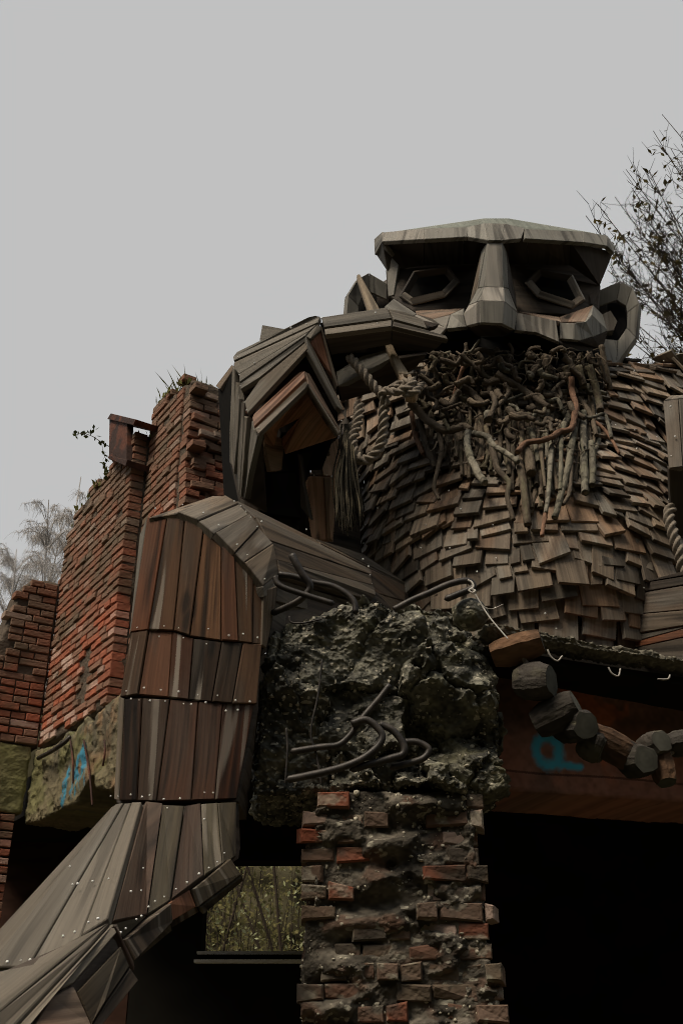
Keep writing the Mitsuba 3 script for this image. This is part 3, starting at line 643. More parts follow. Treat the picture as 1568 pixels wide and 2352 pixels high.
for P, n in ((((185, 778), (330, 770), (418, 775), (550, 790), (660, 816), (748, 808), (808, 828)), 1), (((152, 1100), (222, 1092), (310, 1098), (405, 1106), (510, 1120), (610, 1126), (690, 1150), (782, 1155)), 1),
             (((155, 1143), (205, 1147), (262, 1144), (340, 1157), (420, 1165), (470, 1172), (530, 1163), (655, 1200), (710, 1200)), 1), (((66, 1642), (88, 1640), (158, 1632), (214, 1642), (252, 1640), (330, 1655), (430, 1652), (538, 1628), (583, 1626)), 1),
             (((305, 822), (424, 830), (549, 856)), 1)):
    for x, y in P: screw(S(x+rng.normal(0, 6), y+rng.normal(0, 3), -.022))
# knee cap: cross boards between the front arc and the back arc
fa = [L5(x, y, yk(x)-.02) for x, y in ((250, 207), (400, 184), (510, 226), (592, 292), (692, 394), (742, 442), (838, 562))]
ba = [L5(x, y, Y) for x, y, Y in ((580, 96, 4.75), (640, 98, 4.74), (712, 140, 4.7), (765, 195, 4.68), (815, 262, 4.64), (888, 345, 4.6), (918, 500, 4.55))]
boards('wooden_giant__knee__plank', fa, ba, 'wood_cap', .035, grain=None)
core('wooden_giant__knee__frame', [p+[0, .05, -.05] for p in fa+ba]+[p+[0, .1, -.3] for p in fa+ba], 'wood_dark')
put('wooden_giant__knee__plank', slab([L5(838, 565, 4.24), L5(918, 502, 4.54), L5(905, 600, 4.5), L5(846, 620, 4.26)], .035), 'wood_cap')
for k in range(7): screw(fa[k]*.9+ba[k]*.1+[0, -.02, .02], .005)
for x, y in ((690, 128), (723, 152), (750, 180), (775, 210), (808, 257), (836, 308)): screw(L5(x, y, 4.6))
# thigh: long boards back to the hip
q = lambda x, y, Y: L5(x, y, Y)
thl = [[q(705, 118, 4.74), q(1110, 318, 5.05), q(1130, 345, 5.0), q(800, 205, 4.67)], [q(800, 207, 4.67), q(1130, 347, 5.0), q(1388, 478, 5.1), q(1392, 505, 5.05), q(862, 325, 4.6)],
       [q(862, 327, 4.6), q(1392, 507, 5.05), q(1402, 560, 5.0), q(905, 428, 4.56)], [q(905, 430, 4.56), q(1402, 562, 5.0), q(1412, 615, 4.97), q(1390, 640, 4.96), q(918, 520, 4.54)],
       [q(918, 522, 4.54), q(1300, 640, 4.9), q(1200, 720, 4.85), q(905, 640, 4.5)], [q(905, 640, 4.52), q(1200, 722, 4.85), q(1100, 800, 4.8), q(860, 880, 4.42)],
       [q(1110, 318, 5.07), q(1352, 396, 5.3), q(1568, 545, 5.45), q(1568, 560, 5.45), q(1130, 345, 5.02)], [q(1130, 347, 5.02), q(1568, 562, 5.45), q(1568, 640, 5.35), q(1395, 590, 5.06), q(1388, 480, 5.12)],
       [q(1395, 592, 5.06), q(1568, 642, 5.35), q(1568, 760, 5.3), q(1412, 720, 5.0)]]
for k, P in enumerate(thl): put('wooden_giant__thigh__plank', slab(P, .035, grain=q(1390, 480, 5.1)-q(800, 205, 4.67), lift=rng.normal(0, .004)), 'wood_thigh')
core('wooden_giant__thigh__frame', [p+[0.02, .07, -.04] for P in thl for p in P], 'wood_dark')
for x, y in ((830, 232), (1060, 272), (1350, 425), (1378, 462), (1386, 505), (1394, 550), (1400, 595), (950, 535), (1018, 550)): screw(q(x, y, np.interp(x, [800, 1400], [4.62, 5.02])))
# foot
f7 = lambda x, y, Y: F7(x, y, Y)
ft = [f7(548, 118, 4.24), f7(566, 112, 4.2), f7(608, 106, 4.17), f7(645, 102, 4.15), f7(695, 100, 4.12)]
fb = [f7(-40, 800, 3.6), f7(-30, 915, 3.45), f7(135, 905, 3.42), f7(265, 818, 3.44), f7(532, 672, 3.5)]
boards('wooden_giant__foot__plank', [ft[0], ft[1], ft[2], ft[3], ft[4]], [f7(-60, 780, 3.62), f7(-60, 915, 3.46), f7(140, 912, 3.42), f7(395, 762, 3.46), f7(532, 672, 3.5)], 'wood_foot', .03)
ff1 = [f7(712, 95, 4.14), f7(797, 110, 4.12), f7(905, 118, 4.12), f7(985, 104, 4.13), f7(1068, 98, 4.16), f7(1162, 94, 4.22)]
ff2 = [f7(548, 690, 3.54), f7(720, 655, 3.72), f7(838, 582, 3.8), f7(1000, 460, 3.9), f7(1092, 400, 3.98), f7(1160, 365, 4.08)]
boards('wooden_giant__foot__plank', ff1, ff2, 'wood_footfront', .03)
put('wooden_giant__foot__plank', slab([f7(548, 690, 3.55), f7(720, 655, 3.72), f7(605, 772, 3.6), f7(575, 740, 3.56)], .03), 'wood_footfront')
so = [f7(600, 775, 3.58), f7(830, 592, 3.78), f7(942, 524, 3.86), f7(1130, 372, 4.0), f7(1162, 368, 4.08)]
sb = [f7(655, 880, 3.6), f7(842, 690, 3.8), f7(975, 612, 3.88), f7(1185, 455, 4.02), f7(1195, 458, 4.1)]
boards('wooden_giant__foot__sole_board', so[:4], sb[:4], ['wood_footfront', 'wood_warm', 'wood_footfront'], .05, jit=.01)
boards('wooden_giant__foot__sole_edge', [sb[0]+[0, .03, 0], sb[1]+[0, .0, 0], sb[2]+[0, .01, 0], sb[3]+[0, 0, 0]], [f7(668, 880, 3.68), f7(850, 732, 3.86), f7(990, 648, 3.94), f7(1192, 478, 4.1)], 'wood_footfront', .05)
core('wooden_giant__foot__frame', [p+[.0, .06, .0] for p in ft+ff1+ff2[1:]]+[p+[0, .1, .05] for p in so]+[f7(30, 850, 3.75), f7(200, 900, 3.7)], 'wood_dark')
for P in (((352, 420, 3.8), (365, 508, 3.7), (390, 505, 3.72), (463, 492, 3.72), (541, 480, 3.73), (320, 760, 3.42), (377, 740, 3.44), (443, 692, 3.47), (490, 675, 3.48), (5, 880, 3.4), (50, 886, 3.4), (115, 878, 3.4), (160, 876, 3.4)),
          ((709, 428, 3.83), (650, 542, 3.66), (699, 537, 3.72), (735, 617, 3.7), (766, 590, 3.73), (811, 568, 3.77), (868, 530, 3.8), (922, 498, 3.84), (980, 456, 3.87), (1028, 427, 3.92), (1068, 398, 3.95), (1103, 355, 3.98), (676, 678, 3.66), (700, 662, 3.68), (600, 742, 3.56), (625, 722, 3.58), (825, 135, 4.08), (1005, 190, 4.05))):
    for p in P: screw(f7(*p)-[0, .03, 0])
# toes
toes = [([(530, 690, 3.44), (185, 862, 3.3), (130, 925, 3.25), (-40, 935, 3.2), (-60, 1150, 3.0), (0, 1118, 3.02), (300, 870, 3.25)], 'wood_foot'),
        ([(535, 690, 3.44), (310, 872, 3.25), (-20, 1140, 3.0), (-60, 1260, 2.95), (70, 1190, 2.97), (440, 800, 3.3)], 'wood_foot'),
        ([(556, 690, 3.45), (575, 742, 3.43), (362, 990, 3.2), (248, 1045, 3.12), (150, 1200, 2.98), (90, 1200, 2.97), (445, 812, 3.3)], 'wood_foot')]
for P, mt in toes: put('wooden_giant__toe__plank', slab([f7(*p) for p in P], .035, grain=f7(535, 690, 3.44)-f7(0, 1150, 3.0)), mt)
put('wooden_giant__toe__side_board', slab([f7(592, 800, 3.44), f7(640, 905, 3.45), f7(520, 1080, 3.26), f7(455, 1190, 3.2), f7(378, 1026, 3.2)], .04, grain=f7(592, 800, 3.44)-f7(378, 1026, 3.2)), 'wood_footfront')
put('wooden_giant__toe__edge_board', slab([f7(640, 907, 3.45), f7(682, 975, 3.47), f7(500, 1200, 3.24), f7(458, 1192, 3.21), f7(522, 1082, 3.27)], .05), 'wood_footfront')
put('wooden_giant__toe__end_board', slab([f7(560, 700, 3.43), f7(600, 780, 3.46), f7(665, 925, 3.5), f7(655, 880, 3.52), f7(585, 735, 3.48)], .03), 'wood_footfront')
put('wooden_giant__toe__end_board', slab([f7(252, 1050, 3.13), f7(362, 994, 3.21), f7(378, 1028, 3.2), f7(455, 1195, 3.2), f7(160, 1205, 2.99)], .04), 'wood_warm')
core('wooden_giant__toe__frame', [f7(*p)+np.array([0, .06, 0]) for P, _ in toes for p in P]+[f7(590, 800, 3.52), f7(640, 905, 3.53), f7(460, 1190, 3.3)], 'wood_dark')

# the other thigh, cut by the picture's right edge
r_ = lambda x, y: RT(x, y, np.interp(x, [380, 905, 1100], [5.35, 4.95, 4.85]))
rows_ = [((520, 1692), (1000, 1615), (1000, 1690), (505, 1775)), ((505, 1777), (1000, 1692), (1000, 1910), (455, 1958)), ((455, 1960), (1000, 1912), (1000, 2040), (440, 2130)), ((440, 2200), (1000, 2045), (1000, 2128), (430, 2250)),
         ((445, 2132), (1000, 2042), (1000, 2047), (440, 2198)), ((430, 2252), (1000, 2130), (1000, 2360), (390, 2360)), ((560, 1680), (1000, 1560), (1000, 1613), (520, 1690))]
for k, P in enumerate(rows_): put('wooden_giant__thigh__plank', slab([r_(*p) for p in P], .035, grain=r_(1000, 1900)-r_(450, 1960), lift=rng.normal(0, .004)), 'wood_leg' if k == 3 else 'wood_dark' if k in (0, 6) else 'wood_thigh')
core('wooden_giant__thigh__frame', [r_(*p)+np.array([.02, .08, -.02]) for P in rows_ for p in P], 'wood_dark')
for x, y in ((490, 1862), (475, 1970), (445, 2145), (410, 2245), (565, 1742)): screw(r_(x, y)+[0, -.02, 0])
for x, y, w_, h_ in ((300, 1830, 190, 60), (330, 1930, 130, 90), (220, 1960, 130, 70), (220, 2080, 90, 90), (215, 2160, 60, 50), (330, 2050, 110, 80), (380, 1720, 130, 40), (370, 1690, 170, 30)):
    Y = 5.42+rng.normal(0, .02); put('wooden_giant__hip__plank', slab([RT(x, y, Y), RT(x+w_, y-15, Y+.03), RT(x+w_-10, y+h_, Y+.02), RT(x-5, y+h_-20, Y)], .03), 'wood_thigh')

# ---- raised hand and arm
def hb(name, P, mt='wood_hand', t=.035, tr=A1, grain=None):
    return put('wooden_giant__'+name, slab([tr(*p) for p in P], t, grain=grain, lift=rng.normal(0, .002)), mt)
H1 = 'hand__plank'
hb(H1, [(335, 580, 5.1), (375, 530, 5.1), (1090, 182, 5.02), (1160, 165, 5.02), (1210, 172, 5.02), (1190, 236, 4.98), (345, 622, 5.06)])
hb(H1, [(343, 632, 5.06), (1180, 246, 4.98), (1100, 320, 4.96), (395, 750, 5.02), (350, 700, 5.04)])
hb(H1, [(395, 752, 5.02), (1100, 324, 4.955), (1060, 372, 4.94), (400, 838, 5.0)])
hb(H1, [(402, 845, 4.99), (1060, 376, 4.93), (1065, 420, 4.93), (600, 790, 4.95), (412, 905, 4.98)])
hb(H1, [(450, 1028, 4.94), (600, 815, 4.94), (1068, 430, 4.91), (1090, 500, 4.9), (482, 1158, 4.92)])
hb(H1, [(1190, 240, 4.99), (1215, 262, 4.99), (1235, 310, 5.0), (1120, 400, 4.94), (1070, 372, 4.94)])
hb(H1, [(1212, 262, 4.99), (1240, 285, 5.0), (1400, 850, 5.08), (1385, 880, 5.08), (1340, 760, 5.06)])
hb(H1, [(1070, 372, 4.92), (1112, 425, 4.92), (1440, 1085, 5.0), (1425, 1125, 5.0), (1380, 1080, 4.99), (1080, 525, 4.9)])
hb(H1, [(530, 1195, 4.9), (545, 1160, 4.9), (1010, 735, 4.86), (1062, 722, 4.86), (1060, 800, 4.84), (550, 1292, 4.87)], 'wood_warm')
hb(H1, [(1062, 722, 4.86), (1110, 745, 4.87), (1412, 1290, 4.94), (1408, 1335, 4.94), (1375, 1270, 4.93), (1095, 850, 4.84)], 'wood_warm')
hb(H1, [(552, 1302, 4.85), (1062, 822, 4.82), (1100, 850, 4.82), (1060, 905, 4.82), (592, 1362, 4.83)], 'wood_cap')
hb(H1, [(1102, 852, 4.83), (1408, 1338, 4.93), (1395, 1372, 4.93), (1085, 880, 4.83)], 'wood_cap')
# undersides between the layers, running back
for P in ([(482, 1165, 4.94), (1085, 512, 4.93), (1060, 560, 5.2), (560, 1100, 5.2)], [(1085, 512, 4.93), (1425, 1125, 5.02), (1380, 1120, 5.25), (1060, 560, 5.2)],
          [(592, 1368, 4.86), (1085, 885, 4.86), (1060, 960, 5.3), (640, 1340, 5.3)], [(1085, 885, 4.86), (1395, 1372, 4.96), (1330, 1400, 5.35), (1060, 960, 5.3)],
          [(1240, 300, 5.02), (1395, 860, 5.1), (1110, 430, 4.97)]):
    hb('hand__underside', P, 'wood_warm', .02)
# palm plates glimpsed inside the fist
hb('hand__palm_board', [(640, 1345, 5.1), (1075, 920, 5.1), (1385, 1385, 5.15), (860, 1560, 5.25), (820, 1400, 5.28), (1010, 1190, 5.15), (800, 1300, 5.2), (690, 1700, 5.25)], 'wood_lightened', .03)
hb('hand__palm_board', [(640, 1345, 5.12), (860, 1400, 5.32), (830, 1720, 5.32), (720, 1730, 5.2)], 'wood_lightened', .03)
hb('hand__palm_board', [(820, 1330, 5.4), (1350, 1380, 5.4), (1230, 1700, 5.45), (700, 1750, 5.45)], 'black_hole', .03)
# cuff boards running down to the elbow
C = 'cuff__plank'
hb(C, [(330, 665, 5.08), (352, 700, 5.06), (352, 1150, 5.1), (345, 1700, 5.2), (300, 1640, 5.22), (305, 1300, 5.18)])
hb(C, [(372, 830, 5.04), (405, 1000, 5.02), (385, 1400, 5.08), (352, 1762, 5.18), (318, 1600, 5.2), (350, 1200, 5.1)])
hb(C, [(418, 1035, 5.0), (447, 1015, 4.98), (430, 1500, 5.06), (398, 1960, 5.2), (358, 1770, 5.2), (395, 1400, 5.08)], 'wood_cap')
hb(C, [(452, 1170, 4.97), (485, 1190, 4.95), (450, 1650, 5.06), (425, 1990, 5.18), (400, 1965, 5.19), (438, 1500, 5.05)])
hb(C, [(528, 1215, 4.93), (552, 1310, 4.9), (588, 1372, 4.9), (500, 1750, 5.05), (458, 2010, 5.18), (436, 1995, 5.19)], 'wood_hand')
hb(C, [(600, 1370, 4.98), (650, 1370, 5.1), (690, 2150, 5.35), (460, 2010, 5.25)], 'wood_panel_dark')
hb(C, [(980, 1545, 5.3), (1005, 1560, 5.3), (1040, 1880, 5.34), (1110, 2215, 5.4), (1010, 2090, 5.4)], 'wood_thigh')
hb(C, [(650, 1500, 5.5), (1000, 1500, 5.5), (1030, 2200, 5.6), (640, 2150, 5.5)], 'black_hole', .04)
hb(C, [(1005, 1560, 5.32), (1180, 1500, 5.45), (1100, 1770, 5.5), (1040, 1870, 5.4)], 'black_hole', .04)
core('wooden_giant__hand__frame', [A1(*p)+np.array([0, .05, 0]) for p in ((345, 600, 5.12), (1180, 200, 5.06), (1235, 300, 5.06), (1380, 860, 5.14), (420, 900, 5.1))]+[A1(1200, 300, 5.35), A1(420, 640, 5.35), A1(1100, 700, 5.5), A1(600, 1050, 5.45)], 'wood_dark')
core('wooden_giant__cuff__frame', [A1(*p) for p in ((350, 760, 5.2), (335, 1600, 5.32), (400, 1950, 5.35), (600, 2100, 5.55), (560, 1100, 5.5), (430, 1000, 5.2))], 'wood_dark')
hb('hand__inner_board', [(345, 640, 5.5), (1190, 262, 5.5), (1388, 880, 5.5), (1398, 1368, 5.5), (1220, 1530, 5.52), (1110, 1620, 5.6), (1120, 1780, 5.66), (1130, 2300, 5.68), (1120, 2500, 5.68), (460, 2300, 5.5), (312, 1640, 5.5)], 'wood_dark', .04)
core('wooden_giant__finger__inner', [A2(*p) for p in ((700, 180, 5.1), (1100, 120, 5.12), (1330, 340, 5.22), (760, 390, 5.18), (800, 600, 5.4), (1060, 540, 5.4), (1000, 300, 5.5))], 'black_hole')
core('wooden_giant__upper_arm__frame', [A1(*p) for p in ((1220, 1560, 5.72), (1400, 1400, 5.72), (1560, 1200, 5.8), (1640, 2900, 5.9), (1090, 1800, 5.7), (1110, 2600, 5.7), (1380, 2900, 6.1), (1300, 1400, 6.1))], 'wood_dark')
# elbow / upper arm behind the hand, in shade, and the shoulder stub above it
hb('upper_arm__plank', [(160, 872, 5.6), (325, 655, 5.55), (345, 690, 5.5), (200, 905, 5.52)], 'wood_thigh', .04)
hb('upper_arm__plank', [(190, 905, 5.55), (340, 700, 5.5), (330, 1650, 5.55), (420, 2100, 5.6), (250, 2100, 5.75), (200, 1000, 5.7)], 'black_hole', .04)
hb('upper_arm__plank', [(597, 430, 5.3), (628, 258, 5.3), (870, 300, 5.25), (800, 430, 5.2)], 'wood_hand', .04)
hb('upper_arm__plank', [(1200, 1535, 5.62), (1390, 1395, 5.62), (1420, 1560, 5.6), (1380, 1785, 5.58), (1240, 1772, 5.58)], 'wood_lightened')
hb('upper_arm__plank', [(1190, 1540, 5.63), (1205, 1535, 5.62), (1240, 1772, 5.59), (1098, 1768, 5.62)], 'wood_cap')
hb('upper_arm__plank', [(1098, 1775, 5.6), (1245, 1780, 5.57), (1275, 2420, 5.6), (1125, 2420, 5.62), (1040, 1880, 5.62)], 'wood_lightened')
hb('upper_arm__plank', [(1247, 1782, 5.57), (1375, 1792, 5.56), (1330, 2420, 5.58), (1277, 2420, 5.6)], 'wood_lightened')
hb('upper_arm__peg', [(1245, 1465, 5.5), (1300, 1470, 5.5), (1310, 1540, 5.5), (1240, 1545, 5.5)], 'wood_cap', .05)
for x, y in ((1278, 1770), (1325, 1782), (1150, 1772)): screw(A1(x, y, 5.54))
for x, y, Y in ((455, 1038, 4.9), (475, 1116, 4.88), (413, 873, 4.94), (402, 760, 4.97), (388, 580, 5.03), (598, 1298, 4.8), (612, 428, 5.0), (918, 290, 5.0), (1075, 255, 4.97), (554, 640, 5.0)): screw(A1(x, y, Y))
# index finger to the mouth
fg = lambda n, P, mt='wood_hand', t=.035, g=None: hb('finger__'+n, P, mt, t, A2, g)
fg('plank', [(708, 148, 5.0), (1090, 90, 4.96), (1118, 154, 4.92), (724, 208, 4.96)])
fg('plank', [(724, 214, 4.95), (1118, 160, 4.91), (1116, 200, 4.9), (730, 250, 4.94)], 'wood_cap')
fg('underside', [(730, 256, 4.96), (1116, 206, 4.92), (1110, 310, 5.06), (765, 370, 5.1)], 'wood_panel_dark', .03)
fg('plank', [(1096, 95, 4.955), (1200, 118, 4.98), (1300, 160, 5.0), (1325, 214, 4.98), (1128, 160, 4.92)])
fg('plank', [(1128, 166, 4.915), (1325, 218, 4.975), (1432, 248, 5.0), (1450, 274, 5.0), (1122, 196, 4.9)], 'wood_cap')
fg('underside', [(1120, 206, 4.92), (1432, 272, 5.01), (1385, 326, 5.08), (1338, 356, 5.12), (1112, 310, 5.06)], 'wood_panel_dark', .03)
fg('plank', [(1300, 162, 5.01), (1395, 185, 5.04), (1375, 200, 5.03), (1325, 212, 5.0)], 'wood_dark')
core('wooden_giant__finger__frame', [A2(*p) for p in ((720, 180, 5.05), (1090, 110, 5.02), (1110, 300, 5.12), (760, 360, 5.16), (1000, 150, 5.4), (760, 200, 5.4), (1380, 250, 5.1), (1330, 340, 5.2))], 'wood_dark')
tb = lambda n, P, mt='wood_hand', t=.035, g=None: hb('thumb__'+n, P, mt, t, A2, g)
tb('plank', [(790, 462, 5.2), (940, 370, 5.18), (1085, 332, 5.16), (1112, 386, 5.12), (962, 464, 5.12), (806, 545, 5.16)], 'wood_panel')
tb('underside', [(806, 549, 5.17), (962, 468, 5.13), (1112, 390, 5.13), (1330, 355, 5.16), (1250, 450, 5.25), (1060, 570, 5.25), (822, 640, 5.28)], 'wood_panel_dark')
core('wooden_giant__thumb__frame', [A2(*p) for p in ((800, 500, 5.24), (950, 400, 5.24), (1100, 360, 5.22), (1060, 560, 5.32), (830, 630, 5.34), (900, 420, 5.6))], 'wood_dark')
tb('plank', [(768, 370, 5.3), (930, 345, 5.3), (940, 372, 5.28), (795, 455, 5.28)], 'wood_dark')
for x, y in ((1022, 122), (1033, 184), (710, 155)): screw(A2(x, y, 4.9), .008)
# the other arm at the right edge
ra = lambda n, P, mt, t=.04: put('wooden_giant__forearm__'+n, slab([RT(*p) for p in P], t), mt)
ra('plank', [(738, 140, 5.0), (868, 122, 4.98), (905, 700, 4.9), (785, 715, 4.92)], 'wood_cap')
ra('plank', [(870, 122, 4.98), (1100, 110, 5.0), (1100, 700, 4.92), (908, 700, 4.9)], 'wood_hand')
ra('plank', [(738, 138, 5.01), (870, 118, 4.99), (1100, 105, 5.01), (1100, 85, 5.3), (800, 95, 5.3)], 'wood_hand')
ra('underside', [(785, 722, 4.93), (905, 706, 4.92), (1100, 706, 4.93), (1100, 1300, 5.3), (810, 1300, 5.3)], 'wood_dark')
core('wooden_giant__forearm__frame', [RT(*p) for p in ((760, 160, 5.08), (1080, 160, 5.08), (800, 690, 5.0), (1080, 690, 5.0), (800, 300, 5.5), (1080, 300, 5.5), (830, 1250, 5.45), (1080, 1250, 5.45))], 'wood_dark')
put('wooden_giant__forearm__plank', slab([RT(640, 640, 5.75), RT(760, 720, 5.7), RT(800, 1250, 5.5), RT(740, 1000, 5.6)], .03), 'wood_warm')
for x, y in ((800, 190), (838, 445), (805, 610), (890, 650)): screw(RT(x, y, 4.93))

# ---- head
def hp(part, pts, mt='wood_panel', t=.03, grain=None, sub='panel'):
    return put(f'wooden_giant__{part}__{sub}', slab([HD(*p) for p in pts], t, .004, .0, grain=grain), mt)
YR = 5.42                                                          # brow front
by = lambda x: YR+.34*abs((x-705)/545)**2.6                         # the brow bends back at the temples
vert = np.array([0, -.15, 1.0])
def brow(xs, topf, lowf):
    for a, b in zip(xs[:-1], xs[1:]):
        hp('brow', [(a, topf(a), by(a)), (b, topf(b), by(b)), (b, lowf(b), by(b)-.06), (a, lowf(a), by(a)-.06)], grain=vert)
tf = lambda x: np.interp(x, [150, 190, 410, 575, 850, 1110, 1220, 1253], [180, 148, 130, 127, 135, 147, 165, 215])
lf = lambda x: np.interp(x, [150, 185, 575, 670, 735, 850, 1110, 1220, 1253], [184, 193, 171, 188, 188, 178, 196, 213, 246])
brow([186, 380, 575], tf, lf); brow([840, 1110, 1220, 1253], tf, lf)
hp('brow', [(186, 149, by(186)), (186, 193, by(186)-.06), (152, 255, by(150)+.1), (150, 182, by(150)+.1)])
hp('brow', [(186, 194, by(186)-.06), (232, 266, by(232)+.1), (207, 325, by(200)+.24), (160, 256, by(150)+.14), (152, 250, by(150)+.1)])
hp('brow', [(575, 126, by(575)), (660, 108, YR-.03), (672, 187, YR-.12), (577, 171, by(577)-.06)], grain=vert)
hp('brow', [(660, 108, YR-.03), (752, 111, YR-.03), (735, 188, YR-.12), (672, 187, YR-.12)], grain=vert)
hp('brow', [(752, 111, YR-.03), (842, 132, by(842)), (826, 179, by(840)-.06), (735, 188, YR-.12)], grain=vert)
# crown behind the brow
cr = [(190, 146), (410, 126), (565, 124), (660, 106), (752, 108), (850, 132), (1110, 144), (1220, 163)]
cb = [(300, 154), (420, 125), (560, 104), (655, 87), (765, 87), (860, 108), (985, 131), (1150, 153)]
core('wooden_giant__crown', [HD(x, y+9, by(x)+.17) for x, y in cr]+[HD(x, y, by(x)+.35) for x, y in cb]+[HD(x, y+60, by(x)+.3) for x, y in cr], 'crown_sheet')
# underside of the brow back to the eye plane
YE = 5.80
def low(x): return HD(x, lf(x)+1.5, by(x)-.01)
eb = lambda x: np.interp(x, [207, 300, 640, 705, 770, 1100, 1195], [325, 300, 300, 240, 300, 305, 390])
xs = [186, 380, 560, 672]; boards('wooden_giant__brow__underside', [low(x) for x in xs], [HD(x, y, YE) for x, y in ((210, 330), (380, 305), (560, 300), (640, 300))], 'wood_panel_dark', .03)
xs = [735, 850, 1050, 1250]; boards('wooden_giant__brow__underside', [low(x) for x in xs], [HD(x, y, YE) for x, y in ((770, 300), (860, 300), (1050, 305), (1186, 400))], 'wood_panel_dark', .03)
# eye sockets with a raised rim
def eye(ring, inner, back):
    hp('eye', back, 'wood_panel_dark', .03, sub='socket')
    n = len(ring)
    for i in range(n):
        j = (i+1) % n
        hp('eye', [ring[i], ring[j], inner[j], inner[i]], 'wood_panel_dark' if ring[i][1]+ring[j][1] < 780 else 'wood_cap', .05, sub='rim')  # rims dark above and lighter below: the fall of light painted by material
    hp('eye', [(x, y, Y+.10) for x, y, Y in inner], 'black_hole', .02, sub='pupil')
Z1 = YE-.14
def ringp(P, k): c = np.mean(P, 0); return [tuple(c*k+np.array(p)*(1-k))+(Z1-.02*(k > 0),) for p in P]
el = [(262, 447), (322, 490), (480, 452), (548, 380), (492, 305), (330, 328)]
er = [(838, 385), (905, 315), (1062, 345), (1122, 462), (1060, 506), (896, 452)]
eye(ringp(el, 0), ringp(el, .06), [(205, 320, YE), (640, 300, YE), (600, 500, YE-.02), (340, 520, YE-.06), (215, 440, YE)])
eye(ringp(er, 0), ringp(er, .06), [(770, 300, YE), (1190, 395, YE), (1180, 500, YE-.02), (1100, 530, YE-.06), (800, 520, YE-.02)])
# temples
hp('temple', [(207, 322, YE), (232, 268, by(232)+.1), (262, 300, YE-.05), (240, 440, YE-.02), (214, 445, YE)])
hp('temple', [(1186, 400, YE), (1190, 395, YE+.02), (1183, 520, YE+.05), (1150, 480, YE-.04), (1140, 440, YE-.02)], 'wood_panel_dark')
# nose
N0, N1, N2 = YR-.10, 5.28, 5.16
hp('nose', [(672, 190, N0), (735, 190, N0), (742, 404, N1), (656, 402, N1)], grain=vert)
hp('nose', [(672, 190, N0), (656, 402, N1), (625, 408, N1+.08), (640, 240, N0+.1)], grain=vert)
hp('nose', [(735, 190, N0), (760, 242, N0+.1), (766, 408, N1+.08), (742, 404, N1)], grain=vert)
hp('nose', [(640, 242, N0+.1), (625, 408, N1+.08), (590, 470, N1+.14), (600, 420, YE-.06)], 'wood_thigh', grain=vert)
hp('nose', [(760, 242, N0+.1), (800, 440, YE-.06), (805, 500, N1+.16), (766, 408, N1+.08)], 'wood_panel_dark', grain=vert)
hp('nose', [(654, 402, N1), (744, 404, N1), (748, 468, N2), (634, 465, N2)], grain=vert)
hp('nose', [(654, 402, N1), (634, 465, N2), (582, 486, N1+.1), (625, 410, N1+.08)], grain=vert)
hp('nose', [(744, 404, N1), (766, 410, N1+.08), (808, 518, N1+.1), (748, 468, N2)], grain=vert)
hp('nose', [(634, 466, N2), (748, 469, N2), (740, 571, N2+.03), (637, 566, N2+.03)], grain=vert)
hp('nose', [(634, 466, N2), (637, 566, N2+.03), (573, 582, N1+.08), (560, 528, N1+.1), (582, 487, N1+.1)], grain=vert)
hp('nose', [(748, 469, N2), (808, 520, N1+.1), (795, 600, N1+.09), (740, 571, N2+.03)], grain=vert)
hp('nose', [(573, 584, N1+.09), (637, 568, N2+.04), (740, 573, N2+.04), (795, 602, N1+.1), (740, 630, N1+.25), (625, 630, N1+.25)], 'wood_panel_dark')
# cheeks and lip
K1 = 5.50
hp('cheek', [(198, 492, K1+.12), (240, 455, K1+.14), (345, 525, K1+.05), (300, 560, K1), (220, 545, K1+.06)])
hp('cheek', [(340, 512, K1+.16), (560, 500, K1+.2), (500, 528, K1+.02), (420, 548, K1), (345, 526, K1+.05)], 'wood_warm')
hp('cheek', [(300, 560, K1), (345, 527, K1+.05), (420, 549, K1), (500, 529, K1+.02), (480, 592, K1-.02), (440, 640, K1-.02), (330, 620, K1)])
hp('cheek', [(500, 528, K1+.02), (562, 500, K1-.02), (560, 530, K1-.05), (573, 584, K1-.06), (482, 594, K1-.02)])
hp('lip', [(808, 519, K1-.06), (985, 556, K1-.08), (1000, 656, K1-.07), (895, 612, K1-.07), (795, 601, K1-.06)], grain=vert)
hp('cheek', [(815, 515, K1+.1), (1000, 540, K1+.16), (1010, 562, K1), (985, 556, K1-.06)], 'wood_warm')
hp('cheek', [(1000, 540, K1+.16), (1155, 486, K1+.16), (1120, 560, K1+.02), (1010, 564, K1)], 'wood_warm')
hp('cheek', [(1000, 566, K1-.01), (1070, 568, K1-.04), (1066, 645, K1-.02), (1002, 640, K1)], grain=vert)
hp('cheek', [(1070, 568, K1-.04), (1122, 560, K1+.0), (1150, 532, K1+.06), (1155, 630, K1+.08), (1095, 650, K1+.0), (1066, 645, K1-.02)], grain=vert)
hp('cheek', [(1155, 486, K1+.16), (1200, 530, K1+.2), (1222, 602, K1+.2), (1150, 532, K1+.06), (1122, 560, K1+.01)], grain=vert)
hp('cheek', [(1150, 533, K1+.06), (1222, 603, K1+.2), (1155, 632, K1+.08)], grain=vert)
